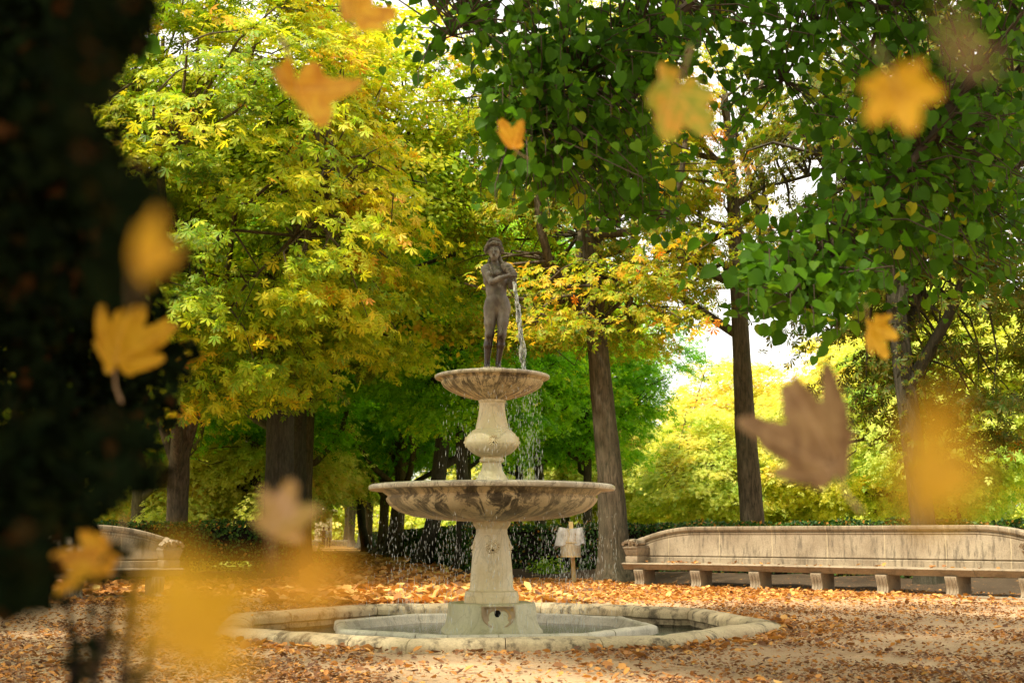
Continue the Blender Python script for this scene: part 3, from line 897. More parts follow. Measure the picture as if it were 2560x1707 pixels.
# ------------------------------------------------------------------ smooth solids for the statue
def sdf_mesh(prims, lo, hi, h, name, k=0.015):
    """prims: (p0, p1, r0, r1, yscale, k, sign); smooth union on a grid, surface nets"""
    lo = np.array(lo); hi = np.array(hi)
    n = np.ceil((hi - lo) / h).astype(int) + 1
    ax = [lo[i] + h * np.arange(n[i]) for i in range(3)]
    F = np.full(n, 1.0, np.float32)
    for pr in prims:
        p0, p1, r0, r1 = np.array(pr[0], float), np.array(pr[1], float), pr[2], pr[3]
        ys = pr[4] if len(pr) > 4 and pr[4] else 1.0
        kk = pr[5] if len(pr) > 5 and pr[5] is not None else k
        sg = pr[6] if len(pr) > 6 else 1
        m = max(r0, r1) * max(1, ys) + kk * 2 + 3 * h
        a = np.maximum(((np.minimum(p0, p1) - m - lo) / h).astype(int), 0); b = np.minimum(((np.maximum(p0, p1) + m - lo) / h).astype(int) + 2, n)
        if (b <= a).any(): continue
        X = ax[0][a[0]:b[0], None, None]; Y = ax[1][None, a[1]:b[1], None]; Z = ax[2][None, None, a[2]:b[2]]
        q1 = (p1 - p0) / np.array([1, ys, 1]); L2 = max((q1 ** 2).sum(), 1e-12)
        dx, dy, dz = X - p0[0], (Y - p0[1]) / ys, Z - p0[2]
        t = np.clip((dx * q1[0] + dy * q1[1] + dz * q1[2]) / L2, 0, 1)
        d = np.sqrt((dx - t * q1[0]) ** 2 + (dy - t * q1[1]) ** 2 + (dz - t * q1[2]) ** 2) - (r0 + (r1 - r0) * t)
        sub = F[a[0]:b[0], a[1]:b[1], a[2]:b[2]]
        if sg > 0:
            hh = np.clip(0.5 + 0.5 * (sub - d) / kk, 0, 1)
            sub[...] = sub * (1 - hh) + d * hh - kk * hh * (1 - hh)
        else:
            d = -d
            hh = np.clip(0.5 - 0.5 * (sub - d) / kk, 0, 1)
            sub[...] = sub * (1 - hh) + d * hh + kk * hh * (1 - hh)
    S_ = F < 0
    cnt = np.zeros(n - 1); acc = np.zeros((*(n - 1), 3))
    def corner(o): return tuple(slice(o[i], n[i] - 1 + o[i]) for i in range(3))
    base = np.stack(np.meshgrid(*[np.arange(n[i] - 1) for i in range(3)], indexing='ij'), -1).astype(float)
    for axis in range(3):
        for o1 in (0, 1):
            for o2 in (0, 1):
                o = [0, 0, 0]; ot = [i for i in range(3) if i != axis]
                o[ot[0]], o[ot[1]] = o1, o2
                e = list(o); e[axis] = 1
                fa_, fb_ = F[corner(o)], F[corner(e)]
                cr = (fa_ < 0) != (fb_ < 0)
                t = np.where(cr, fa_ / np.where(fa_ == fb_, 1, fa_ - fb_), 0)
                off = np.zeros((*(n - 1), 3)); off[..., axis] = t; off[..., ot[0]] = o1; off[..., ot[1]] = o2
                acc += off * cr[..., None]; cnt += cr
    cell = cnt > 0
    idx = -np.ones(n - 1, int); idx[cell] = np.arange(cell.sum())
    V = (base[cell] + acc[cell] / cnt[cell][:, None]) * h + lo
    Q = []
    for axis in range(3):
        o1, o2 = [i for i in range(3) if i != axis]
        sl = [slice(1, n[i] - 1) for i in range(3)]; sl[axis] = slice(0, n[axis] - 1)
        sl2 = list(sl); sl2[axis] = slice(1, n[axis])
        fa_, fb_ = S_[tuple(sl)], S_[tuple(sl2)]
        w = np.argwhere(fa_ != fb_)
        flip = fa_[tuple(w.T)]
        st = np.array([s.start for s in sl]); w = w + st
        def c(a, b):
            q = w.copy(); q[:, o1] += a; q[:, o2] += b; return idx[tuple(q.T)]
        q = np.stack([c(-1, -1), c(0, -1), c(0, 0), c(-1, 0)], 1)
        if axis == 1: flip = ~flip
        q[~flip] = q[~flip][:, ::-1]
        Q.append(q)
    Q = np.concatenate(Q)
    me = mesh_np(V, Q.ravel(), np.full(len(Q), 4), name)
    me.polygons.foreach_set('use_smooth', np.ones(len(Q), bool))
    return me

U = 0.357 * YA * 1.005 / FPX      # metres per unit of the drawing of the statue
def sx(u, v, y=0.0): return ((u - 527) * U, y, (1012 - v) * U)
# ---- body
Bp = []
def seg(a, b, r0, r1, ys=1.0, k=0.02, sg=1): Bp.append((a, b, r0, r1, ys, k, sg))
# pelvis, belly, ribs
seg(sx(503, 545, .005), sx(575, 545, .005), .088, .088, .95, .04)
seg(sx(498, 580, .01), sx(588, 580, .01), .078, .080, 1.0, .03)
seg(sx(540, 520, .0), sx(532, 460, .0), .112, .098, .80, .04)
seg(sx(512, 455, .005), sx(552, 455, .005), .088, .088, .85, .04)
seg(sx(500, 380, .01), sx(560, 385, .01), .098, .098, .80, .04)
seg(sx(490, 320, .012), sx(580, 325, .012), .088, .086, .80, .04)
seg(sx(468, 292, .02), sx(592, 300, .02), .052, .050, .9, .03)
seg(sx(545, 505, -.065), sx(538, 480, -.06), .045, .04, .6, .05)
seg(sx(500, 560, .075), sx(502, 545, .07), .075, .07, .8, .03); seg(sx(578, 560, .075), sx(576, 545, .07), .075, .07, .8, .03)
# breasts
seg(sx(492, 345, -.070), sx(492, 345, -.070), .045, .045, 1, .025); seg(sx(552, 338, -.072), sx(552, 338, -.072), .045, .045, 1, .025)
# neck
seg(sx(530, 292, .012), sx(520, 232, -.012), .048, .042, 1, .03)
seg(sx(470, 284, .03), sx(525, 262, .02), .03, .04, 1, .03); seg(sx(590, 290, .03), sx(532, 262, .02), .03, .04, 1, .03)
# head, bowed and turned towards the jug
hx, hy = 519, -.028
seg(sx(519, 158, .015), sx(521, 172, -.02), .080, .076, 1.0, .02)
seg(sx(521, 185, -.045), sx(520, 205, -.055), .060, .050, .9, .03)
seg(sx(519, 222, -.070), sx(520, 228, -.066), .030, .028, 1, .03)      # chin
seg(sx(514, 186, -.112), sx(515, 204, -.122), .009, .014, 1, .014)      # nose
seg(sx(514, 204, -.116), sx(517, 204, -.116), .014, .014, 1, .010)
seg(sx(496, 178, -.093), sx(512, 177, -.101), .011, .011, 1, .012); seg(sx(520, 177, -.101), sx(541, 180, -.090), .011, .011, 1, .012)  # brow
seg(sx(500, 188, -.108), sx(502, 188, -.108), .014, .014, 1, .010, -1); seg(sx(533, 189, -.106), sx(535, 189, -.106), .014, .014, 1, .010, -1)
seg(sx(502, 189, -.088), sx(503, 189, -.088), .014, .014, 1, .004); seg(sx(532, 190, -.086), sx(533, 190, -.086), .014, .014, 1, .004)
seg(sx(509, 214, -.108), sx(524, 214, -.107), .0065, .0065, 1, .006); seg(sx(510, 219, -.103), sx(523, 219, -.102), .007, .007, 1, .006)
seg(sx(508, 216.5, -.118), sx(525, 216.5, -.116), .003, .003, 1, .004, -1)
seg(sx(561, 190, -.01), sx(561, 202, -.012), .012, .010, .6, .008)      # ear
# right arm (left in the picture), crossing the body to the jug
seg(sx(455, 300, .012), sx(462, 330, -.005), .050, .046, 1, .03)
seg(sx(458, 318, -.005), sx(500, 403, -.105), .045, .036, 1, .02)
seg(sx(503, 408, -.112), sx(560, 388, -.165), .037, .034, 1, .015)
seg(sx(560, 388, -.165), sx(622, 371, -.200), .034, .023, 1, .015)
# left arm, hanging and bent up under the jug
seg(sx(607, 300, .02), sx(622, 345, .02), .046, .042, 1, .03)
seg(sx(620, 340, .02), sx(640, 425, -.02), .040, .034, 1, .015)
seg(sx(641, 428, -.025), sx(652, 392, -.150), .034, .023, 1, .015)
# hands
def finger(pts, r):
    for a, b in zip(pts[:-1], pts[1:]): seg(a, b, r, r * 0.92, 1, .004)
seg(sx(626, 369, -.203), sx(645, 368, -.215), .024, .024, .7, .012)
for i, (dv, ln) in enumerate(((-13, .9), (-5, 1.0), (4, .95), (12, .8))):
    v = 367 + dv
    finger([sx(640, v, -.226), sx(660, v - 3, -.232), sx(674 + 3 * ln, v - 1, -.212), sx(678, v + 2, -.190)], .0098)
finger([sx(634, 360, -.215), sx(646, 349, -.225), sx(658, 343, -.215)], .0105)
seg(sx(652, 398, -.150), sx(655, 396, -.172), .022, .021, 1, .01)
for i, dv in enumerate((0, 9, 18, 26)):
    finger([sx(664, 388 + dv * .8, -.165), sx(672, 386 + dv * .8, -.190), sx(666, 386 + dv * .8, -.212)], .0092)
finger([sx(640, 396, -.165), sx(636, 388, -.190), sx(640, 380, -.205)], .0100)
# legs
def leg(pts):
    for (a, b, r0, r1, ys, k) in pts: seg(a, b, r0, r1, ys, k)
leg([(sx(494, 585, .012), sx(489, 690, .0), .086, .066, 1.05, .02), (sx(489, 690, 0), sx(488, 765, -.008), .066, .052, 1.05, .02),
     (sx(488, 762, -.022), sx(488, 772, -.022), .040, .038, .9, .02),
     (sx(487, 775, .0), sx(476, 845, .018), .050, .052, 1.05, .03), (sx(476, 850, .018), sx(470, 975, .02), .050, .030, 1.05, .02),
     (sx(470, 975, .02), sx(470, 1000, .022), .030, .033, 1, .02), (sx(469, 1000, .0), sx(461, 1006, -.09), .028, .021, 1, .02), (sx(470, 1002, .03), sx(470, 1004, .05), .028, .026, 1, .02)])
leg([(sx(584, 585, .012), sx(580, 690, -.010), .082, .064, 1.05, .02), (sx(580, 690, -.01), sx(574, 770, -.028), .064, .050, 1.05, .02),
     (sx(573, 768, -.045), sx(573, 778, -.045), .038, .036, .9, .02),
     (sx(572, 778, -.02), sx(565, 845, .005), .048, .050, 1.05, .03), (sx(565, 850, .005), sx(548, 975, .012), .048, .029, 1.05, .02),
     (sx(548, 975, .012), sx(548, 1000, .014), .029, .032, 1, .02), (sx(548, 1000, -.01), sx(552, 1006, -.10), .028, .021, 1, .02), (sx(548, 1002, .02), sx(548, 1004, .04), .028, .026, 1, .02)])
for i in range(5):
    seg(sx(452 + i * 5.5, 1007, -.095 + .006 * abs(i - 3)), sx(450 + i * 5.5, 1008, -.118 + .006 * abs(i - 3)), .0095, .008, 1, .004)
    seg(sx(543 + i * 5.5, 1007, -.105 + .006 * abs(i - 1)), sx(543 + i * 5.7, 1008, -.128 + .006 * abs(i - 1)), .0095, .008, 1, .004)
# navel and front crease
seg(sx(555, 452, -.092), sx(555, 455, -.092), .006, .006, 1, .006, -1)
seg(sx(543, 578, -.105), sx(542, 640, -.10), .006, .004, 1, .02, -1)
statue = thing('statue', 'weathered bronze nude woman statue pouring water from a fish shaped jug on the upper bowl', 'statue', (at(1238, 900, YA).x, YA, STZ))
body = link('body', sdf_mesh(Bp, (-.26, -.30, -.02), (.34, .22, 1.60), .0058, 'body'), M['bronze'], statue)
# hair: curled cap, diadem, loose locks
Hp = []
g = np.random.default_rng(12)
Hp.append((sx(518, 138, .012), sx(518, 150, .045), .086, .088, 1, .02))
Hp.append((sx(518, 170, .07), sx(522, 200, .065), .062, .05, 1, .02))
for i in range(34):     # curls framing the face
    t = i / 33; a = math.pi * (-0.10 + 1.20 * t)
    cx_, cv = 517 - 60 * math.cos(a), 168 - 48 * math.sin(a)
    yy = -.055 - .035 * math.sin(a)
    Hp.append((sx(cx_ + g.normal() * 2, cv + g.normal() * 3, yy), sx(cx_ + g.normal() * 3, cv + 5, yy), .015 + .005 * g.random(), .013, 1, .006))
for i in range(60):     # wavy hair over the skull
    a = g.uniform(0, math.pi); b_ = g.uniform(0.15, 1)
    cx_, cv = 518 - 58 * math.cos(a) * b_, 150 - 58 * math.sin(a) * b_ * .8
    Hp.append((sx(cx_, cv, -.03 + .05 * (1 - b_)), sx(cx_ + g.normal() * 6, cv + g.normal() * 6, -.02), .014, .012, 1, .008))
for i in range(17):     # diadem of small leaves
    a = math.pi * (0.08 + 0.84 * i / 16)
    cx_, cv = 519 - 52 * math.cos(a), 138 - 56 * math.sin(a)
    Hp.append((sx(cx_, cv, -.022), sx(cx_ - 5 * math.cos(a), cv - 8 * math.sin(a) - 2, -.03), .011, .007, 1, .004))
def lock(pts, r, n):
    for i in range(n):
        t = i / (n - 1) * (len(pts) - 1); j = min(int(t), len(pts) - 2); f = t - j
        p = [pts[j][q] * (1 - f) + pts[j + 1][q] * f for q in range(3)]
        p[0] += .006 * math.sin(i * 1.9); 
        Hp.append((p, (p[0] + .004, p[1] - .004, p[2] - .010), r * (1 - .3 * i / n), r * (.9 - .3 * i / n), 1, .004))
lock([sx(485, 215, .02), sx(478, 250, .0), sx(486, 275, -.055), sx(497, 305, -.082), sx(503, 345, -.115)], .014, 22)
lock([sx(556, 210, .02), sx(566, 245, .0), sx(590, 275, -.050), sx(600, 300, -.06)], .020, 16)
lock([sx(560, 220, .03), sx(585, 260, .0), sx(615, 290, -.03)], .017, 12)
link('hair', sdf_mesh(Hp, (-.26, -.22, 1.0), (.26, .22, 1.62), .005, 'hair'), M['bronze_hair'], statue)
# fish shaped jug held head down on the arm
Jp = [(sx(592, 282, -.07), sx(616, 305, -.105), .044, .056, 1, .02), (sx(616, 305, -.105), sx(644, 340, -.150), .056, .044, 1, .02), (sx(644, 340, -.15), sx(655, 385, -.185), .040, .028, 1, .02), (sx(655, 385, -.185), sx(655, 404, -.195), .022, .020, 1, .008), (sx(655, 403, -.195), sx(655, 407, -.195), .024, .024, 1, .003)]
for i in range(9):
    t = i / 8; u = 596 + 52 * t; v_ = 285 + 66 * t; y_ = -.075 - .10 * t; r = .056 - .010 * t
    for q in range(9):
        a = -2.4 + q * .6
        Jp.append((sx(u + r / U * .82 * math.cos(a), v_ - r / U * .6 * math.sin(a), y_ - r * .75 * abs(math.cos(a * .5))), sx(u + r / U * .84 * math.cos(a + .6), v_ - r / U * .6 * math.sin(a + .6), y_ - r * .75 * abs(math.cos(a * .5 + .3))), .007, .007, 1, .005))
Jp.append((sx(655, 409, -.195), sx(655, 400, -.195), .013, .011, 1, .003, -1))
link('fish_jug', sdf_mesh(Jp, (.04, -.30, .90), (.30, .05, 1.30), .005, 'fish_jug'), M['bronze_hair'], statue)

# ------------------------------------------------------------------ falling water
spout = Vector(sx(655, 407, -.195)) + Vector(statue.location)
land = Vector((spout.x + 0.115, spout.y - 0.05, zU + 0.01))
g = np.random.default_rng(31)
m_ = MB()
for s in range(7):
    pts = []; rads = []
    ph = g.uniform(0, 6.28, 4); wdir = g.normal(size=2) * 0.010
    K = 60
    t_end = 1.0 if s < 4 else g.uniform(.7, 1)
    for i in range(K):
        t = i / (K - 1) * t_end
        z = spout.z + (land.z - spout.z) * (t ** 1.25)
        x = spout.x + (land.x - spout.x) * t
        y = spout.y + (land.y - spout.y) * t
        sp_ = 0.012 + 0.030 * t
        pts.append((x + wdir[0] * (.4 + 1.6 * t) + sp_ * .55 * math.sin(ph[0] + t * 17 + s), y + wdir[1] * (.4 + 1.6 * t) + sp_ * .5 * math.cos(ph[1] + t * 15), z))
        rads.append((0.010 + 0.006 * math.sin(ph[2] + t * 31 + 2 * math.sin(t * 11)) + 0.003 * math.sin(t * 70 + ph[3])) * (1 - .25 * t) + .002)
    m_.tube(pts, rads, 8)
for i in range(90):
    t = g.random() ** .6; p = spout.lerp(land, t); p.z = spout.z + (land.z - spout.z) * t ** 1.25
    p += Vector(g.normal(size=3)) * (0.012 + .022 * t); l = g.uniform(.004, .014)
    m_.tube([p, p + Vector((0, 0, -l)), p + Vector((0, 0, -2 * l))], [.001, .004, .001], 5)
for i in range(70):      # splash where it lands
    a = g.uniform(0, 6.28); r = abs(g.normal()) * .07; p = land + Vector((r * math.cos(a), r * math.sin(a), abs(g.normal()) * .035)); q = g.uniform(.003, .008)
    m_.tube([p, p + Vector((0, 0, -q)), p + Vector((0, 0, -2 * q))], [.001, q, .001], 5)
jet = link('water_jet', m_.mesh('water_jet'), M['stream'], smooth=True)
tag(jet, 'white twisting jet of water falling from the jug into the upper bowl', 'water jet')

def drips(name, label, arcs, z0, z1f, n, seed, runs=0.5):
    g = np.random.default_rng(seed); m_ = MB()
    for i in range(n):
        a, r, zt, zb = arcs(g)
        x, y = FC.x + r * math.cos(a), FC.y + r * math.sin(a)
        z = zb + (zt - zb) * g.random()
        l = g.uniform(.010, .045) * (1 + .8 * (zt - z)); w = g.uniform(.0010, .0030)
        x += g.normal() * .012; y += g.normal() * .012
        m_.tube([(x, y, z), (x, y, z - l * .4), (x + g.normal() * .001, y, z - l)], [.0006, w, .0008], 4)
    o = link(name, m_.mesh(name), M['drops']); tag(o, label, 'water drops', kind='stuff')
zbase = zL + 0.05
def arcs_up(g):
    if g.random() < .62: a = g.normal() * .55 - 0.55
    else: a = g.uniform(0, 6.28)
    return a, g.uniform(.42, .60), BT + .12, zbase
drips('drops', 'fine drops raining from the upper bowl onto the lower bowl', arcs_up, 0, 0, 750, 41)
rays_ = [g.uniform(0, 6.28) for _ in range(26)]
def arcs_low(g):
    if g.random() < .6:
        a = rays_[int(g.integers(len(rays_)))] + g.normal() * .02
    else: a = g.uniform(0, 6.28)
    return a, g.uniform(.85, 1.22) if g.random() < .8 else rL - .01, COL_TOP + .12, -.05
drips('drops_below', 'strings of drops falling from the lower bowl into the pool', arcs_low, 0, 0, 2400, 42)

# ------------------------------------------------------------------ stone benches
def make_bench(name, label, c0, c1, Rb, legs, group=None):
    """a long curved exedra bench; local x runs along it, local -y is the front"""
    c0, c1 = Vector((*c0, 0)), Vector((*c1, 0))
    mid = (c0 + c1) / 2; L = (c1 - c0).length; ang = math.atan2((c1 - c0).y, (c1 - c0).x)
    t = thing(name, label, 'bench', mid, ang, group)
    def bend(x, y, z):
        th = x / Rb
        return ((Rb - y) * 0 + (Rb + y) * math.sin(th), (Rb + y) * math.cos(th) - Rb + L * L / (8 * Rb) * 0.5, z)
    H = L / 2
    nx = 40
    # plinth slab
    m_ = MB().box(-H, H, -0.32, 0.30, -0.02, 0.035, nx).map(bend)
    link('plinth', bevel(m_.mesh('plinth'), .006, 1), M['limestone'], t)
    # seat with moulded front
    fp = [(0.42, 0.345), (-0.20, 0.345), (-0.225, 0.352), (-0.232, 0.368), (-0.250, 0.376), (-0.255, 0.392), (-0.275, 0.405), (-0.285, 0.424), (-0.288, 0.430), (-0.300, 0.434), (-0.318, 0.445), (-0.322, 0.458), (-0.314, 0.470), (-0.298, 0.477), (0.42, 0.480)]
    m_ = MB()
    ns = 7
    for k in range(ns):     # the seat is laid in slabs, a little uneven
        a, b = -H - .06 + (2 * H + .12) * k / ns, -H - .06 + (2 * H + .12) * (k + 1) / ns
        dz = random.uniform(-.006, .006); dy = random.uniform(-.008, .008)
        m_.extrude([(p[0] + dy * (1 if p[0] < 0 else 0), p[1] + dz) for p in fp], a + .002, b - .002, 7)
    link('seat', autosmooth(m_.map(bend).mesh('seat'), 50), M['limestone_plain'], t)
    # back: plinth course, panel, coping; the ends sweep down
    def ztop(x):
        u = (abs(x) - (H - 1.35)) / 1.35
        return 1.19 if u <= 0 else 1.19 - 0.27 * u ** 2.0
    nb = 72
    secs = []
    m_ = MB()
    def sweep(prof, x0=-H, x1=H):
        n = len(prof(0)); vs = []; fs = []
        for i in range(nb + 1):
            x = x0 + (x1 - x0) * i / nb
            vs += [(x, p[0], p[1]) for p in prof(x)]
        for i in range(nb):
            for j in range(n):
                j2 = (j + 1) % n; fs.append((i * n + j, i * n + j2, (i + 1) * n + j2, (i + 1) * n + j))
        fs.append(tuple(range(n))[::-1]); fs.append(tuple(nb * n + j for j in range(n)))
        return vs, fs
    m_.add(*sweep(lambda x: [(0.42, 0.36), (0.195, 0.36), (0.192, 0.580), (0.198, 0.590), (0.228, 0.594), (0.228, 0.614), (0.205, 0.620), (0.215, 0.70), (0.228, ztop(x) - .16), (0.216, ztop(x) - .145), (0.216, ztop(x) - .118), (0.222, ztop(x) - .11), (0.42, ztop(x) - .11)]))
    bk = link('backrest', autosmooth(m_.map(bend).mesh('backrest'), 30), M['limestone'], t)
    m_ = MB().add(*sweep(lambda x: [(0.44, ztop(x) - .108), (0.224, ztop(x) - .108), (0.206, ztop(x) - .098), (0.196, ztop(x) - .075), (0.180, ztop(x) - .070), (0.172, ztop(x) - .050), (0.172, ztop(x) - .012), (0.182, ztop(x)), (0.45, ztop(x))], -H + .02, H - .02))
    link('coping', autosmooth(m_.map(bend).mesh('coping'), 30), M['limestone'], t)
    # arm consoles
    for s in (-1, 1):
        xc = s * (H - 0.13)
        def solid(w0, w1, y0a, y0b, z0, z1, mm):
            vs = []
            for z, w, y0 in ((z0, w0, y0a), (z1, w1, y0b)):
                vs += [(xc - w, y0, z), (xc + w, y0, z), (xc + w, 0.22, z), (xc - w, 0.22, z)]
            mm.add(vs, [(3, 2, 1, 0), (4, 5, 6, 7), (0, 1, 5, 4), (1, 2, 6, 5), (2, 3, 7, 6), (3, 0, 4, 7)])
        m_ = MB()
        solid(.135, .135, -.255, -.255, .482, .605, m_)
        solid(.118, .118, -.235, -.235, .605, .622, m_)
        solid(.128, .165, -.245, -.30, .622, .765, m_)
        solid(.172, .172, -.31, -.31, .765, .785, m_)
        solid(.150, .155, -.285, -.29, .785, .815, m_)
        o = link('armrest', bevel(m_.map(bend).mesh('armrest'), .008, 2), M['limestone_plain'], t)
        # scroll lying on top, leafed at the front
        m_ = MB(); K = 14; pts = []; rads = []
        for i in range(K):
            f = i / (K - 1); y = -.30 + .62 * f
            pts.append((xc, y, .855 + .05 * f)); rads.append((.075 if i else .05) + .012 * math.sin(f * 9) - .0 * f)
        m_.tube(pts, rads, 16)
        for q in range(7):
            a = math.pi * q / 6
            px_, pz_ = xc + .155 * math.cos(a), .838 + .055 * math.sin(a)
            m_.tube([(px_, -.31, pz_ - .025), (px_ * 1.0, -.325, pz_), (px_, -.24, pz_ + .02), (px_, .02, pz_ + .015)], [.018, .034, .036, .02], 8)
        link('scroll', autosmooth(m_.map(bend).mesh('scroll'), 60), M['limestone_plain'], o)
    # scrolled legs
    prof = [(-0.285, .343), (-0.290, .325), (-0.278, .27), (-0.250, .20), (-0.232, .15), (-0.235, .09), (-0.262, .05), (-0.268, .034), (0.22, .034), (0.22, .344), (-0.28, .344)]
    for x in legs:
        m_ = MB()
        wl = .105
        m_.extrude(prof, x - wl, x + wl, 1)
        for q in (-1, 0, 1):       # raised reeds on the face
            rp2 = [(p[0] - .012, p[1]) for p in prof[1:7]]
            m_.tube([(x + q * .062, p[0] + .010, p[1]) for p in rp2], [.014, .020, .020, .019, .019, .014], 8)
        link('leg', autosmooth(m_.map(bend).mesh('leg'), 40), M['limestone_plain'], t)
    return t
bench = make_bench('stone_bench', 'long curved stone bench right of the fountain, dry leaves on its seat', (2.52, 24.75), (8.60, 19.25), 30.0, [-3.8 + 1.27 * k for k in range(7)], 'stone benches facing the fountain')
bench2 = make_bench('stone_bench', 'shaded stone bench half hidden behind the dark evergreen at the left', (-12.6, 15.6), (-5.75, 20.6), 30.0, [-3.9 + 1.3 * k for k in range(7)], 'stone benches facing the fountain')

# ------------------------------------------------------------------ litter bin on a stake
p = at(1435, 1457, 26.0)
binx = thing('litter_bin', 'slatted round litter bin on a timber stake with a torn clear plastic bag', 'bin', (p.x, 26.0, 0), R_(-6))
m_ = MB(); lean = -0.045
m_.add(*_mb(MB().box(-.045, .045, .0, .06, -.05, 1.31).map(lambda x, y, z: (x + lean * z, y, z))))
link('stake', bevel(m_.mesh('stake'), .004, 1), M['timber'], binx)
m_ = MB(); ox = -.055; oy = -.20
for k in range(26):
    a = 2 * math.pi * k / 26
    def tr(x, y, z, a=a):
        r = .20 + .008 * math.sin(k * 2.1); X = r * math.cos(a) - math.sin(a) * x + ox; Y = r * math.sin(a) + math.cos(a) * x + oy
        return (X + math.cos(a) * y, Y + math.sin(a) * y, z)
    b_ = MB().box(-.021, .021, -.005, .005, .57, 1.15 + .02 * math.sin(k * 3.3)).map(tr)
    m_.add(b_.v, b_.f)
link('slat_basket', m_.mesh('slat_basket'), M['slats'], binx)
for z, h in ((.565, .022), (.86, .012)):
    link('hoop', MB().lathe([(.190, z), (.222, z), (.222, z + h), (.190, z + h)], 28, ox, oy).mesh('hoop'), M['timber'], binx)
m_ = MB().lathe([(.205, .585), (.2135, .60), (.2135, .835), (.205, .85)], 28, ox, oy)
link('sheet_band', m_.mesh('sheet_band'), M['slats'], binx)
# plastic bag folded over the top
g = np.random.default_rng(9); vs = []; fs = []; n, K = 36, 9
for j in range(K):
    f = j / (K - 1)
    for i in range(n):
        a = 2 * math.pi * i / n
        flap = 1 + (.42 * max(0, math.cos(a - math.pi)) ** 3 + .22 * max(0, math.cos(a)) ** 4) * (f ** .8)
        r = .245 * flap + .012 * math.sin(9 * a + 3 * f) + g.normal() * .004
        drop = .30 + .14 * max(0, math.cos(a - math.pi)) ** 2 + .06 * max(0, math.cos(a)) ** 2 + .03 * math.sin(5 * a)
        vs.append((ox + r * math.cos(a), oy + r * .85 * math.sin(a), 1.175 + .02 * math.sin(2 * a + 1) - drop * f))
for j in range(K - 1):
    for i in range(n):
        i2 = (i + 1) % n; fs.append((j * n + i, j * n + i2, (j + 1) * n + i2, (j + 1) * n + i))
link('plastic_bag', mesh_py(vs, fs, 'plastic_bag'), M['film'], binx, smooth=True)

# ------------------------------------------------------------------ hedges
def make_hedge(name, label, line, width, h, dens, size, seed, thin_low=False, group=None, mat='boxwood'):
    """clipped hedge along a centre line: dark core and a skin of small leaves"""
    g = np.random.default_rng(seed)
    o = Vector((line[0][0], line[0][1], 0))
    t = thing(name, label, 'hedge', o, 0, group)
    P = []; N = []
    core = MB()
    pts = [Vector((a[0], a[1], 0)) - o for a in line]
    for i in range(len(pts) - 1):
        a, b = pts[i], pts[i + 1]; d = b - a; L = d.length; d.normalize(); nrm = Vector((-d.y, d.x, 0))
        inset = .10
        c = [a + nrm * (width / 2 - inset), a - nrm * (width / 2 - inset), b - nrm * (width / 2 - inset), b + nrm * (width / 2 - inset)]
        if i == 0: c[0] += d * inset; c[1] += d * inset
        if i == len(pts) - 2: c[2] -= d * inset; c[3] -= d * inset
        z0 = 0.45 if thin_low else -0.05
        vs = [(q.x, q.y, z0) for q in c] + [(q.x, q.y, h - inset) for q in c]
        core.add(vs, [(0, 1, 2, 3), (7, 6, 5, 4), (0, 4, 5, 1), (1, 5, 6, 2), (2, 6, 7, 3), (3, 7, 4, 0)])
        for face, area in (('f', L * h), ('b', L * h * .35), ('t', L * width)):
            n = int(area * dens)
            s = g.random(n) * L; w = g.random(n); dep = g.random(n) ** 1.6 * .16 - .02
            bulge = .03 * np.sin(s * 2.1 + seed) + .025 * np.sin(s * 5.3 + w * 4)
            if face == 't':
                q = np.stack([a.x + d.x * s + nrm.x * (w - .5) * width, a.y + d.y * s + nrm.y * (w - .5) * width, h - dep + bulge], 1)
                m = np.tile([0, 0, 1.0], (n, 1))
            else:
                sg = -1 if face == 'f' else 1
                off = sg * (width / 2 - dep + bulge)
                q = np.stack([a.x + d.x * s + nrm.x * off, a.y + d.y * s + nrm.y * off, w * h], 1)
                m = np.tile([sg * nrm.x, sg * nrm.y, .3], (n, 1))
                if thin_low:
                    keep = g.random(n) < np.clip(.25 + (q[:, 2] / h) * 1.1 + .25 * np.sin(s * 1.3), .12, 1); q = q[keep]; m = m[keep]
            P.append(q); N.append(m)
    for a, sg in ((0, -1), (-1, 1)):      # ends
        e = pts[a]; d = (pts[1] - pts[0]) if a == 0 else (pts[-1] - pts[-2]); d.normalize(); nrm = Vector((-d.y, d.x, 0)); n = int(width * h * dens)
        w = g.random(n) - .5; z = g.random(n) * h; dep = g.random(n) * .1
        P.append(np.stack([e.x + nrm.x * w * width + sg * d.x * (-dep), e.y + nrm.y * w * width + sg * d.y * (-dep), z], 1)); N.append(np.tile([sg * d.x, sg * d.y, .2], (n, 1)))
    P = np.concatenate(P); N = np.concatenate(N); n = len(P)
    N = N + g.normal(size=(n, 3)) * .55; tip = g.normal(size=(n, 3)); tip[:, 2] += .5
    tint = np.clip(.4 + .28 * g.normal(size=n) + .12 * np.sin(P[:, 0] * 1.7 + P[:, 2] * 3) , 0, .93)
    orange = g.random(n) < np.where(P[:, 2] > h * .93, .10, .015); tint[orange] = g.uniform(.93, 1, orange.sum())
    link('foliage', scatter_leaves(P, N, tip, size * g.uniform(.6, 1.3, n), tint, T_SMALL, 'foliage'), M[mat], t)
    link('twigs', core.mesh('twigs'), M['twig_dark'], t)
    return t
make_hedge('hedge', 'clipped dark hedge behind the long bench and the litter bin', [(-1.05, 30.4), (2.0, 30.0), (4.4, 27.3), (7.6, 24.3), (15, 19.0)], .9, 1.27, 520, .075, 51)
make_hedge('hedge', 'clipped green hedge running away along the right side of the leafy avenue', [(4.75 + PS * 110, 110), (4.75 + PS * 60, 60), (4.75 + PS * 31.5, 31.5)], .8, 1.27, 330, .09, 52)
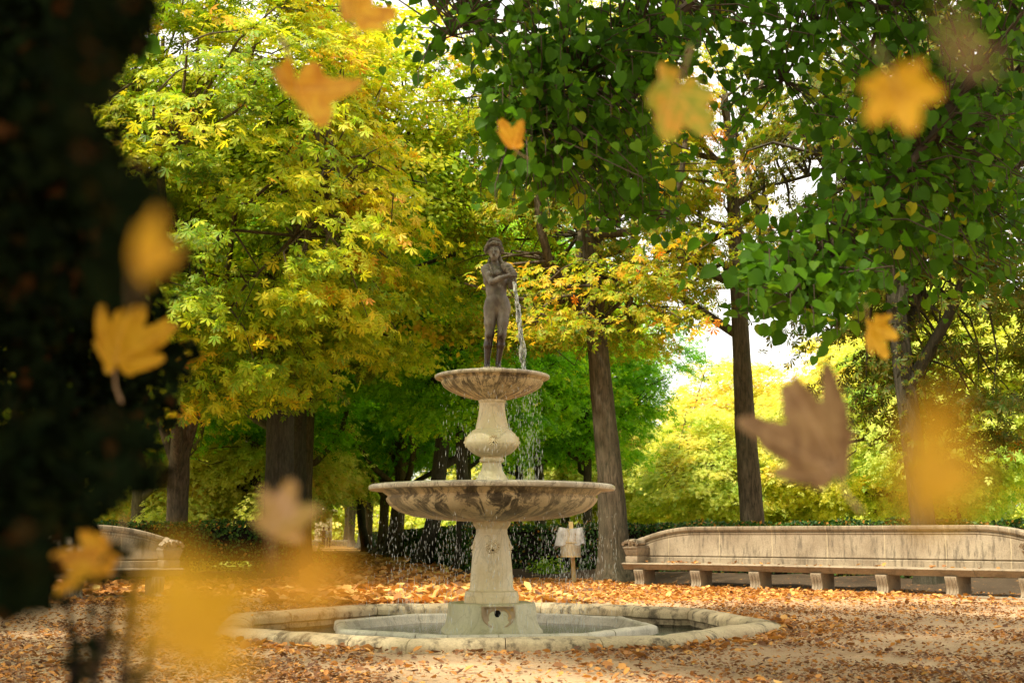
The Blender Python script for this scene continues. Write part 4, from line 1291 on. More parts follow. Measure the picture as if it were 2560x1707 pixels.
make_hedge('hedge', 'see-through clipped hedge left of the avenue, its lower twigs bare', [(-13.5, 25.6), (-9, 27.0), (-5.6, 27.9), (-5.05, 28.2)], .9, 1.30, 480, .075, 53, thin_low=True)
make_hedge('hedge', 'clipped hedge running away along the left side of the avenue', [(-1.25 + PS * 29, 29.2), (-1.25 + PS * 110, 110)], .8, 1.30, 260, .10, 54)

# small leafy shoots at the foot of the right hedge
def shrub(name, label, loc, radii, n, size, tpl, mat, seed, tint0=.5, cat='shrub', group=None):
    g = np.random.default_rng(seed); t = thing(name, label, cat, loc, 0, group)
    d = unit(g.normal(size=(n, 3))); d[:, 2] = np.abs(d[:, 2]); r = g.random(n) ** .4
    P = d * r[:, None] * np.array(radii) * (1 + .2 * np.sin(5 * np.arctan2(d[:, 1], d[:, 0]) + seed))[:, None]
    me = scatter_leaves(P, d + g.normal(size=(n, 3)) * .5 + [0, 0, .6], d + g.normal(size=(n, 3)) * .6, size * g.uniform(.6, 1.3, n), tint0 + .2 * g.normal(size=n), tpl, 'foliage')
    link('foliage', me, M[mat], t)
    m_ = MB()
    for k in range(9):
        q = Vector(P[int(g.integers(n))]); m_.tube([(0, 0, -.02), q * .5 + Vector((0, 0, .05)), q], [.02, .012, .005], 5)
    link('stems', m_.mesh('stems'), M['twig'], t)
    return t
p = at(1375, 1440, 27.6); shrub('shrub', 'pale green self-sown shoots at the hedge foot left of the litter bin', (p.x, 28.6, .1), (.5, .3, .42), 500, .09, T_SMALL, 'limegold', 61, .2)

# ------------------------------------------------------------------ trees near the plaza
CR = {}
CR['chY1'] = crown_mesh(11, (4.6, 4.6, 5.6), 560, 52, .58, T_PALM, .32, .46, .20, name='crown')
CR['chO'] = crown_mesh(12, (3.9, 3.9, 4.6), 330, 36, .52, T_PALM, .31, .30, .24, name='crown')
CR['chG'] = crown_mesh(13, (4.2, 4.2, 5.2), 480, 40, .55, T_PALM, .30, .30, .26, name='crown')
CR['gold'] = crown_mesh(14, (4.0, 4.0, 5.2), 420, 110, .6, T_SMALL, .15, .5, .22, name='crown')
CR['av1'] = crown_mesh(15, (4.2, 4.2, 4.6), 330, 66, .75, T_SPRAY, .24, .42, .22, name='crown')
CR['av2'] = crown_mesh(16, (4.4, 4.2, 4.6), 330, 66, .8, T_SPRAY, .24, .5, .22, name='crown')
CR['far'] = crown_mesh(17, (5.0, 5.0, 5.0), 420, 60, .9, T_SPRAY, .32, .5, .25, name='crown', inner=.5)

# yellow chestnut whose boughs fill the upper left
build_tree('chestnut_tree', 'yellowing horse chestnut filling the upper left, forked trunk behind the left hedge', (-8.1, 29.2, 0),
    [(0, 0, -.1), (-.02, 0, 1.2), (.0, -.1, 2.4), (.15, -.6, 4.5), (.25, -1.2, 7), (.3, -1.6, 10)], [.27, .245, .25, .17, .12, .05],
    CR['chY1'], (1.9, -4.6, 8.3), 'chestnut_yellow', 'bark', 21, 14,
    fork=[([(0, 0, 2.6), (.5, -.6, 4.0), (1.3, -2, 5.5), (1.9, -3.2, 8.5)], [.13, .12, .10, .05]), ([(-.03, 0, 2.5), (-.5, -.3, 3.9), (-1.2, -.9, 5.5), (-1.4, -1.5, 8)], [.13, .11, .09, .04]), ([(0, -.1, 2.3), (.3, -2.0, 5.0), (.2, -3.6, 9.5), (.3, -4, 12)], [.14, .11, .09, .04])], twigs=.7)
# second yellow one beyond it fills the gaps
build_tree('chestnut_tree', 'yellow horse chestnut standing behind the forked one, only boughs showing', (-12.2, 33.5, 0), [(0, 0, -.1), (0, 0, 2.2), (.1, .2, 5), (.2, .2, 10)], [.28, .22, .18, .06],
    CR['chY1'], (0.6, -.5, 8.0), 'chestnut_yellow', 'bark', 22, 9)
# three dark trunks left of the avenue
GA = 'trees lining the left side of the avenue'
LT = build_tree('avenue_tree', 'thick blackish trunk nearest the plaza on the left side of the avenue', (-5.75, 29.6, 0),
    [(0, 0, -.1), (.0, 0, 2), (-.05, .1, 4), (.1, .2, 7), (.6, .2, 12)], [.37, .35, .33, .26, .08],
    CR['gold'], (1.9, -.4, 9.6), 'limegold', 'bark_dark', 23, 10, GA)
build_tree('avenue_tree', 'second dark trunk from the plaza on the left of the avenue', (-6.35, 35.0, 0), [(0, 0, -.1), (.05, 0, 2), (0, .1, 5), (.1, .2, 11)], [.33, .30, .26, .08], CR['av1'], (0, 0, 10.2), 'avenue', 'bark_dark', 24, 8, GA)
build_tree('avenue_tree', 'third trunk from the plaza on the left of the avenue, browner', (-7.05, 40.5, 0), [(0, 0, -.1), (0, 0, 2), (.05, .1, 5), (.1, .2, 11)], [.36, .32, .26, .08], CR['av2'], (0, 0, 10.2), 'avenue', 'bark', 25, 8, GA)
# big leaning trunk between fountain and bench
T1 = build_tree('chestnut_tree', 'large leaning brown trunk between the litter bin and the bench, orange edged leaves', (2.33, 27.0, 0),
    [(0, 0, -.1), (-.05, 0, 1.0), (-.12, 0, 2.4), (-.28, .0, 4.2), (-.42, 0, 6.0), (-.6, .1, 9), (-.8, .2, 12)], [.36, .33, .28, .25, .22, .14, .05],
    CR['chO'], (-.7, 1.3, 9.8), 'chestnut_orange', 'bark', 26, 12, twigs=.6, flare=1.7, lo=.62,
    fork=[([(-.38, 0, 5.5), (-1.0, -.2, 6.3), (-2.2, -.5, 6.3), (-3.4, -.8, 6.6)], [.085, .07, .05, .02])])
# its low boughs reaching forward past the statue, leaves edged with orange
def low_bough(t, spots, leafmat, seed, src, per=30):
    g = np.random.default_rng(seed); b0 = t.location
    C = []
    for (x, y, rx, ry, Y, n) in spots:
        for k in range(n): C.append(np.array(at(x + g.normal() * rx, y + g.normal() * ry, Y + g.normal() * .7) - b0))
    C = np.array(C); idx = np.repeat(np.arange(len(C)), per); n = len(idx)
    P = C[idx] + g.normal(size=(n, 3)) * [.30, .30, .11]
    tint = np.clip(.42 + .16 * g.normal(size=len(C))[idx] + .16 * g.normal(size=n), 0, 1)
    tip = g.normal(size=(n, 3)) + [0, -.4, -.5]
    link('bough_leaves', scatter_leaves(P, g.normal(size=(n, 3)) * .5 + [-.2, -.35, .9], tip, .29 * g.uniform(.6, 1.2, n), tint, T_PALM, 'bough_leaves'), M[leafmat], t)
    m_ = MB(); s = Vector(src); mains = []
    for (x, y, rx, ry, Y, n) in spots:
        e = at(x, y, Y) - b0; mains += limb_mesh(m_, s, e, .05, g, 8, .8, .008)
    A = np.array([tuple(p) for p in mains])
    for c in C:
        j = int(np.argmin(((A - c) ** 2).sum(1))); limb_mesh(m_, A[j], Vector(c), .014, g, 4, 1.0, .004)
    link('bough', autosmooth(m_.mesh('bough'), 80), M['bark'], t)
low_bough(T1, [(1375, 700, 50, 30, 24.0, 8), (1345, 805, 50, 30, 23.5, 8), (1425, 815, 40, 25, 24.0, 4), (1620, 700, 50, 40, 24.5, 8), (1720, 650, 60, 50, 25.0, 9), (1650, 785, 50, 25, 24.5, 5)], 'chestnut_orange', 261, (-.38, 0, 5.8), 24)
build_tree('chestnut_tree', 'straight grey brown trunk rising behind the middle of the bench, thin orange crown', (5.68, 28.4, 0),
    [(0, 0, -.1), (-.02, 0, 1.4), (-.12, 0, 3.6), (-.15, 0, 5.2), (-.2, .1, 8.5), (-.35, .2, 12.5)], [.31, .28, .245, .21, .17, .06],
    crown_mesh(18, (2.6, 2.6, 4.2), 70, 26, .5, T_PALM, .31, .48, .25), (-.7, 1.4, 10.2), 'chestnut_orange', 'bark', 27, 12, twigs=.6, lo=.62)
build_tree('chestnut_tree', 'dark trunk at the right behind the bench wrapped in leafy shoots', (7.75, 22.6, 0),
    [(0, 0, -.1), (-.03, 0, 1.0), (-.15, 0, 2.4), (-.3, 0, 4.6), (-.45, .1, 7.5), (-.6, .2, 10.5)], [.25, .22, .20, .19, .15, .05],
    CR['chG'], (1.5, 1.6, 8.1), 'chestnut_green', 'bark_dark', 28, 12, twigs=.5, lo=.5)
# leafy shoots clinging to that trunk
g = np.random.default_rng(77); n = 190
zz = g.uniform(2.2, 5.5, n); a = g.uniform(0, 6.28, n); r = .2 + abs(g.normal(size=n)) * .22
P = np.stack([7.75 - .12 - .06 * (zz - 2) + r * np.cos(a), 22.6 + r * np.sin(a), zz], 1)
o = link('creeper', scatter_leaves(P, np.stack([np.cos(a), np.sin(a), .6 + 0 * a], 1) + g.normal(size=(n, 3)) * .4, g.normal(size=(n, 3)) + [0, 0, -.6], .26 * g.uniform(.6, 1.2, n), .25 + .15 * g.normal(size=n), T_PALM, 'creeper'), M['chestnut_green'])
tag(o, 'dark green leafy shoots clothing the right hand trunk', 'creeper')

# ------------------------------------------------------------------ avenue and background trees
GR = 'trees lining the right side of the avenue'
ordn = ['first', 'second', 'third', 'fourth', 'fifth', 'sixth', 'seventh', 'eighth', 'ninth', 'tenth', 'eleventh', 'twelfth']
RT = build_tree('avenue_tree', 'nearest tree on the avenue right side, dark trunk leaning right above the lower bowl', (3.55 + PS * 41.5, 41.5, 0),
    [(0, 0, -.1), (.18, 0, .5), (.45, 0, 1.6), (.7, 0, 4), (.9, 0, 7), (1.0, .2, 11)], [.30, .27, .27, .26, .20, .07], CR['av1'], (.9, 0, 9.4), 'avenue', 'bark_dark', 31, 9, GR, flare=1.7)
RT2 = build_tree('avenue_tree', 'second tree on the right of the avenue with a pale grey flared trunk', (3.5 + PS * 55, 55, 0),
    [(0, 0, -.1), (.12, 0, .6), (.2, 0, 2), (.25, .1, 5), (.3, .2, 11)], [.34, .30, .27, .24, .07], CR['av2'], (.2, 0, 9.2), 'avenue', 'bark', 32, 9, GR, flare=2.0)
for i, (Y, sc, src) in enumerate(((62, .98, RT), (70, 1.03, RT2), (79, 1.0, RT), (89, 1.05, RT2), (101, 1.0, RT), (115, 1.05, RT2), (132, 1.0, RT), (150, 1.1, RT2))):
    copy_tree(src, (3.5 + PS * Y + .2 * math.sin(i * 2.3), Y, 0), i * 1.9 if i > 1 else .4 * i, sc, ordn[i + 2] + ' tree from the plaza in the row right of the avenue', GR)
for i, (Y, sc, src) in enumerate(((48, 1.0, RT2), (57, 1.05, RT2), (67, 1.0, RT2), (78, 1.05, RT2), (90, 1.0, RT2), (104, 1.05, RT2), (120, 1.0, RT2), (140, 1.1, RT2))):
    copy_tree(src, (-1.0 + PS * Y - .5, Y, 0), 2.4 + i * 1.3, sc, ordn[i + 3] + ' tree from the plaza in the row left of the avenue', GA)
GM = 'trees on the lawn right of the avenue'
MT = build_tree('lawn_tree', 'green tree on the lawn just right of the avenue hedge, behind the fountain bowls', (-.6, 43, 0), [(0, 0, -.1), (.05, 0, 2), (0, .1, 5), (0, .2, 10)], [.24, .21, .18, .06], CR['av2'], (0, 0, 9.2), 'avenue', 'bark_dark', 33, 8, GM)
mt_spots = [(1.2, 52, 1.05, 'directly behind the statue'), (-2.2, 60, 1.1, 'left of the statue, far behind'), (3.0, 47, .85, 'just right of the large leaning trunk'), (.4, 74, 1.2, 'far behind the fountain column'), (2.9, 66, 1.1, 'beyond the litter bin'), (-5.5, 84, 1.25, 'at the far end of the lawn beside the avenue'), (-1.5, 36.5, .9, 'nearest the avenue corner of the hedge')]
for i, (x, y, s, w) in enumerate(mt_spots):
    copy_tree(MT, (x, y, 0), 1.1 * i + .6, s, 'green lawn tree ' + w, GM)
# brilliant far trees in full light
GF = 'sunlit golden trees far beyond the bench'
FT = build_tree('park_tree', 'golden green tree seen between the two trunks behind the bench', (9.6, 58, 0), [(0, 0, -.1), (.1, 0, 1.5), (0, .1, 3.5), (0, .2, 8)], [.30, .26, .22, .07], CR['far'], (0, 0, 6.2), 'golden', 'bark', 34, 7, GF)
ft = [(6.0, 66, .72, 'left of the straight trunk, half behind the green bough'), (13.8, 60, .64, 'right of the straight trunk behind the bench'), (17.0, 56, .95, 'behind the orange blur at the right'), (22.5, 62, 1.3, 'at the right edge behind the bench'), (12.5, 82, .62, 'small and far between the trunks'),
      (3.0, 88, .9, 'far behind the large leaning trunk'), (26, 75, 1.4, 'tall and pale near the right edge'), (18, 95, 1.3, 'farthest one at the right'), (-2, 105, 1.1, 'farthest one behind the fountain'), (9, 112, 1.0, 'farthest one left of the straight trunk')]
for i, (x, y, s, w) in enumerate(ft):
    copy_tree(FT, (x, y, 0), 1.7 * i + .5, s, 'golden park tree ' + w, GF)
FT.scale = (.62,) * 3
GL = 'park trees beyond the left hedge'
LTr = build_tree('park_tree', 'bright yellow tree glowing through the gap beside the black avenue trunk', (-11.5, 52, 0), [(0, 0, -.1), (.1, 0, 1.5), (0, .1, 3.5), (0, .2, 8)], [.26, .22, .2, .07], CR['far'], (0, 0, 5.3), 'golden', 'bark', 35, 7, GL)
for i, (x, y, s, w) in enumerate(((-17.5, 50, .9, 'yellow park tree left of the forked trunk'), (-23, 58, 1.2, 'yellow park tree at the far left'), (-15, 72, 1.2, 'distant yellow park tree between the trunks'), (-27, 80, 1.5, 'distant yellow park tree beyond the left bench'))):
    copy_tree(LTr, (x, y, 0), 1.3 * i + .3, s, w, GL)
copy_tree(RT2, (-13.5, 43, 0), 1.0, .9, 'green park tree standing beyond the left hedge', GL)
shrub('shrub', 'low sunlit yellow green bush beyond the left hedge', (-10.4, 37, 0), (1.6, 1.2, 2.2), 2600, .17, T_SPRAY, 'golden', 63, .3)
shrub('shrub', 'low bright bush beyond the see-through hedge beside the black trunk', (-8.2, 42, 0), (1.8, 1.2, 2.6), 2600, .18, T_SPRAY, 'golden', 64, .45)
shrub('shrub', 'bushy green mound farther left beyond the hedge', (-15.5, 38, 0), (2.2, 1.5, 2.4), 3000, .18, T_SPRAY, 'avenue', 65, .5)
copy_tree(RT, (-20, 44, 0), 2.9, 1.1, 'dark green park tree at the left edge of the garden', GL)
copy_tree(FT, (15.5, 42, 0), 2.0, .85, 'pale golden park tree nearest the bench at the right edge', GF)
# the wood that closes every gap at the far end
g = np.random.default_rng(301)
n = 52000
xx = g.uniform(-150, 150, n); hh = 10 + 3 * np.sin(xx * .11) + 2 * np.sin(xx * .31 + 1)
hh = np.where((xx > 12) & (xx < 60), hh * .62, hh)
P = np.stack([xx, 172 + g.normal(size=n) * 2.5 + 4 * np.sin(xx * .2), g.random(n) ** .8 * hh], 1)
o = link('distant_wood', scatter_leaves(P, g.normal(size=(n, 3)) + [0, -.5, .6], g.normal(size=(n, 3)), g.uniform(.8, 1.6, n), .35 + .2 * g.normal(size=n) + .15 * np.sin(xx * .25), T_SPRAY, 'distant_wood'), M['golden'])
tag(o, 'far green and gold wood closing the end of the park', 'wood', kind='stuff')

# pale monument and two walkers at the end of the avenue
Ym = 128.0
p = at(808, 1345, Ym)
mon = thing('monument', 'small pale stone fountain closing the end of the avenue', 'monument', (p.x, Ym, 0))
link('basin', autosmooth(MB().lathe([(3.2, 0), (3.2, .5), (3.0, .6), (2.6, .6), (2.6, .2)], 24).mesh('basin'), 40), M['kerb'], mon)
link('column', bevel(MB().box(-.8, .8, -.8, .8, .2, 3.4).box(-1.3, 1.3, -1.2, 1.2, 3.4, 3.8).mesh('column'), .05, 1), M['kerb'], mon)
link('urn', autosmooth(MB().lathe([(.7, 3.8), (.5, 4.2), (.9, 4.9), (1.0, 5.5), (.6, 6.2), (.3, 7.0), (.5, 7.4), (.1, 8.1)], 16).mesh('urn'), 40), M['kerb'], mon)
m, nt, out = newmat('pale coat'); principled(nt, out, (.45, .42, .38), .9, .1); M['coat'] = m
m, nt, out = newmat('dark coat'); principled(nt, out, (.12, .08, .06), .9, .1); M['coat2'] = m
m, nt, out = newmat('denim'); principled(nt, out, (.06, .08, .12), .9, .1); M['denim'] = m
m, nt, out = newmat('skin'); principled(nt, out, (.45, .28, .2), .6, .2); M['skin'] = m
m, nt, out = newmat('brown hair'); principled(nt, out, (.05, .03, .02), .7, .2); M['hairm'] = m
def walker(label, x, y, s, top, sd):
    t = thing('person', label, 'person', (x, y, 0), R_(180))
    pr = []
    for sg in (-1, 1):
        st = sg * sd
        pr += [((sg * .09, 0, .88), (sg * .10, st * .16, .48), .085, .06, 1, .03), ((sg * .10, st * .16, .48), (sg * .10, st * .10 + .10, .09), .055, .04, 1, .02), ((sg * .10, st * .10 + .08, .05), (sg * .10, st * .10 - .10, .04), .045, .035, 1, .02)]
        pr += [((sg * .19, 0, 1.38), (sg * .25, .03 - st * .08, 1.10), .05, .042, 1, .03), ((sg * .25, .03 - st * .08, 1.10), (sg * .25, -st * .16 - .04, .86), .04, .03, 1, .02), ((sg * .25, -st * .16 - .04, .84), (sg * .25, -st * .17 - .05, .77), .035, .03, 1, .02)]
    pr += [((-.07, 0, .94), (.07, 0, .94), .13, .13, .8, .05), ((0, 0, 1.0), (0, .01, 1.25), .13, .15, .75, .05), ((-.13, 0, 1.38), (.13, 0, 1.38), .08, .08, .9, .05), ((0, 0, 1.45), (0, -.02, 1.55), .055, .05, 1, .02),
           ((0, -.02, 1.64), (0, -.02, 1.58), .10, .08, 1.1, .02), ((0, -.125, 1.60), (0, -.13, 1.58), .012, .015, 1, .01)]
    link('body', sdf_mesh(pr, (-.42, -.42, -.03), (.42, .42, 1.82), .025, 'body', .03), M['skin'], t)
    jk = [((-.07, 0, .94), (.07, 0, .94), .15, .15, .85, .05), ((0, 0, 1.0), (0, .01, 1.25), .15, .17, .8, .05), ((-.13, 0, 1.38), (.13, 0, 1.38), .095, .095, .95, .05)]
    for sg in (-1, 1):
        st = sg * sd
        jk += [((sg * .19, 0, 1.38), (sg * .25, .03 - st * .08, 1.10), .065, .055, 1, .03), ((sg * .25, .03 - st * .08, 1.10), (sg * .25, -st * .15 - .03, .90), .055, .045, 1, .02)]
    link('jacket', sdf_mesh(jk, (-.42, -.42, .7), (.42, .42, 1.6), .025, 'jacket', .03), M[top], t)
    tr_ = [(a[0], a[1], a[2] + .015, a[3] + .015, 1, .02) for a in pr[:2] + pr[6:8]]
    link('trousers', sdf_mesh(tr_, (-.42, -.42, .05), (.42, .42, 1.05), .025, 'trousers', .03), M['denim'], t)
    link('hair', sdf_mesh([((0, .01, 1.67), (0, .03, 1.58), .105, .085, 1.1, .02)], (-.2, -.2, 1.4), (.2, .2, 1.85), .02, 'hair', .02), M['hairm'], t)
    t.scale = (s,) * 3
p = at(821, 1358, 108); walker('distant walker in a pale jacket on the avenue', p.x, 108, 1.0, 'coat', .9)
p = at(804, 1358, 108); walker('distant walker in a dark jacket left of the other on the avenue', p.x, 109, 1.04, 'coat2', -.8)

# ------------------------------------------------------------------ linden boughs overhead, trunk out of sight at the right
def linden():
    base = Vector((6.2, 8.6, 0)); g = np.random.default_rng(88)
    t = thing('linden_tree', 'green linden leaning in from the right with heart shaped leaves hanging over the scene', 'tree', base)
    tm = trunk_mesh([(0, 0, -.1), (.05, 0, 2), (0, .1, 4), (-.1, 0, 7), (-.2, 0, 9)], [.33, .30, .27, .2, .1], 5, 1.5)
    link('trunk', autosmooth(tm.mesh('trunk'), 60), M['bark'], t)
    def B_(*pp): return [at(x, y, Y) - base for x, y, Y in pp]
    limbs = [
        B_((3150, -560, 8.6), (2760, -230, 8.2), (2560, 60, 8.0), (2400, 240, 7.8), (2300, 370, 7.7), (2170, 520, 7.6), (2080, 640, 7.5), (2010, 760, 7.5)),
        B_((3150, -900, 8.6), (2500, -700, 8.4), (2000, -330, 8.2), (1720, 20, 8.0), (1600, 95, 7.9), (1500, 150, 7.9), (1410, 205, 7.8), (1320, 300, 7.8)),
        B_((3150, -560, 8.6), (2800, 0, 8.4), (2570, 150, 8.6), (2440, 330, 8.7), (2350, 480, 8.8), (2280, 600, 8.9)),
        B_((3000, -900, 8.6), (2300, -500, 8.8), (1900, -200, 9.0), (1650, 60, 9.1), (1560, 330, 9.1), (1530, 560, 9.1)),
        B_((2500, -700, 8.4), (1700, -420, 8.0), (1350, -150, 7.7), (1180, 0, 7.6), (1130, 90, 7.6)),
        B_((2300, -500, 8.8), (2150, -150, 8.8), (2050, 60, 8.9), (1960, 200, 9.0)),
        B_((2760, -230, 8.2), (2400, -40, 8.3), (2200, 20, 8.3), (2050, 0, 8.4))]
    m_ = MB(); pts = []
    for L in limbs:
        n = len(L); fine = []
        for i in range(n - 1):
            for k in range(4):
                q = L[i].lerp(L[i + 1], k / 4) + Vector(g.normal(size=3)) * .012; fine.append(q)
        fine.append(L[-1]); r0 = .055
        m_.tube(fine, [r0 * (1 - i / len(fine)) ** 1.1 + .006 for i in range(len(fine))], 7)
        pts += fine[3:]
    A = np.array([tuple(p) for p in pts])
    # clusters of leaves: pixel centre, half sizes, depth, how many leaves
    cl = [(1180, 60, 110, 70, 7.6, 90), (1330, 60, 110, 80, 7.7, 130), (1480, 60, 120, 80, 7.8, 150), (1640, 60, 120, 80, 8.0, 150), (1290, 190, 90, 80, 7.7, 110), (1420, 200, 110, 80, 7.8, 170), (1560, 220, 110, 90, 8.0, 190),
          (1270, 330, 80, 70, 7.8, 110), (1380, 350, 100, 80, 7.9, 170), (1500, 370, 110, 90, 8.2, 190), (1600, 400, 90, 90, 8.6, 130), (1270, 440, 60, 50, 7.8, 60), (1390, 470, 90, 55, 8.2, 120), (1530, 500, 90, 60, 8.8, 120), (1640, 520, 60, 60, 9.1, 50), (1720, 300, 60, 110, 8.8, 60),
          (1800, 60, 110, 80, 8.8, 130), (1940, 70, 100, 90, 8.9, 120), (1900, 190, 70, 60, 9.0, 60), (2080, 60, 110, 80, 8.4, 130), (2230, 70, 110, 80, 8.3, 140), (2400, 70, 120, 90, 8.1, 170), (2530, 60, 70, 90, 8.0, 110), (1800, 400, 30, 60, 9.0, 12), (1860, 330, 50, 60, 9.0, 22), (1690, 140, 60, 60, 8.8, 50),
          (2200, 230, 110, 80, 8.6, 120), (2350, 260, 100, 100, 8.2, 170), (2500, 270, 90, 100, 8.0, 170), (2080, 330, 70, 60, 8.8, 45), (2230, 400, 110, 90, 8.2, 170), (2380, 430, 110, 90, 8.4, 190), (2510, 460, 80, 90, 8.4, 170), (2120, 500, 90, 70, 7.8, 130), (2250, 540, 100, 70, 8.2, 160),
          (2400, 590, 100, 70, 8.6, 140), (2520, 620, 60, 60, 8.8, 80), (2030, 600, 90, 60, 7.6, 120), (1960, 690, 90, 60, 7.5, 120), (2070, 700, 90, 60, 7.6, 120), (1880, 730, 60, 40, 7.5, 50), (2000, 770, 70, 40, 7.5, 60), (2180, 650, 80, 60, 7.8, 90), (2280, 680, 70, 50, 8.4, 50)]
    P = []; Nn = []; Tp = []; Tn = []
    for (cx_, cy_, rx, ry, Y, n) in cl:
        n = int(n * 1.5); ntw = max(3, n // 7)
        for k in range(ntw):
            px, py, yy = cx_ + g.normal() * rx * .72, cy_ + g.normal() * ry * .62, Y + g.normal() * .5
            e = np.array(at(px, py, yy) - base)
            j = int(np.argmin(((A - e) ** 2).sum(1))); s = A[j]
            mid = (s + e) / 2 + [0, 0, .06] + g.normal(size=3) * .03
            if np.linalg.norm(e - s) < 1.6: m_.tube([s, mid, e, e - [0, 0, .1]], [.007, .005, .0035, .002], 4)
            per = n // ntw + 1; tw_t = g.normal() * .16
            for q in range(per):
                f = g.random() ** .7
                b = (mid * (1 - f) + e * f) if f < .7 else e
                b = b + g.normal(size=3) * [.09, .10, .08]
                P.append(b); dn = g.normal(size=3) * .7; dn[1] -= .7; dn[2] += .55; Nn.append(dn)
                tp = g.normal(size=3) * .5; tp[2] -= 1.0; Tp.append(tp); Tn.append(.42 + tw_t + g.normal() * .13 + (.55 if g.random() < .03 else 0))
    # the crown goes on above the view
    hi = A[A[:, 2] > 3.6]
    for k in range(760):
        s = hi[int(g.integers(len(hi)))]; e = s + g.normal(size=3) * [.55, .55, .35] + [0, 0, .45]
        w = e + np.array(base)
        if w[2] < 1.12 + .475 * w[1]: continue
        m_.tube([s, (s + e) / 2 + [0, 0, .05], e], [.008, .005, .002], 4)
        for q in range(9):
            P.append(e + g.normal(size=3) * [.14, .14, .09]); Nn.append(g.normal(size=3) * .6 + [0, -.2, .7]); Tp.append(g.normal(size=3) * .6 - [0, 0, .8]); Tn.append(.42 + g.normal() * .15)
    P = np.array(P); n = len(P)
    link('limbs', autosmooth(m_.mesh('limbs'), 70), M['twig'], t)
    link('crown', scatter_leaves(P, np.array(Nn), np.array(Tp), .092 * g.uniform(.4, 1.25, n), np.array(Tn), T_HEART, 'crown'), M['linden'], t)
linden()

# unseen trees added out of view so their crowns shade the plaza
CRP = crown_mesh(19, (5.0, 5.0, 3.2), 190, 52, .75, T_SPRAY, .26, .4, .2, name='crown')
PT = build_tree('added_shade_tree', 'unseen shade tree added left of the plaza, overhead outside the view', (-9.2, 9.6, 0), [(0, 0, -.1), (0, 0, 3), (.1, 0, 7), (.1, 0, 12)], [.32, .27, .22, .08], CRP, (.2, .3, 12.2), 'avenue', 'bark', 41, 8, 'unseen trees added to shade the plaza')
for (x, y, w) in ((-2.6, -3.6, 'behind the viewpoint, left'), (4.6, -1.5, 'behind the viewpoint, right'), (-10.6, .2, 'far left of the viewpoint'), (9.5, 4.5, 'right of the plaza'), (-15.2, 11.4, 'beside the left bench'), (-17.5, 13.5, 'farther out beside the left bench')):
    copy_tree(PT, (x, y, 0), x, 1.0, 'unseen added shade tree ' + w, 'unseen trees added to shade the plaza')
OV = thing('added_shade_tree', 'unseen shade tree added to lean its crown over the near edge of the plaza', 'tree', (-3.4, -1.5, 0), 0, 'unseen trees added to shade the plaza')
link('trunk', autosmooth(trunk_mesh([(0, 0, -.1), (0, 0, 3), (.6, 2, 7), (2.0, 7.5, 11.5)], [.30, .26, .22, .08], 6).mesh('trunk'), 60), M['bark'], OV)
link('crown', CRP[0], M['avenue'], OV).location = (2.2, 9.0, 12.6)

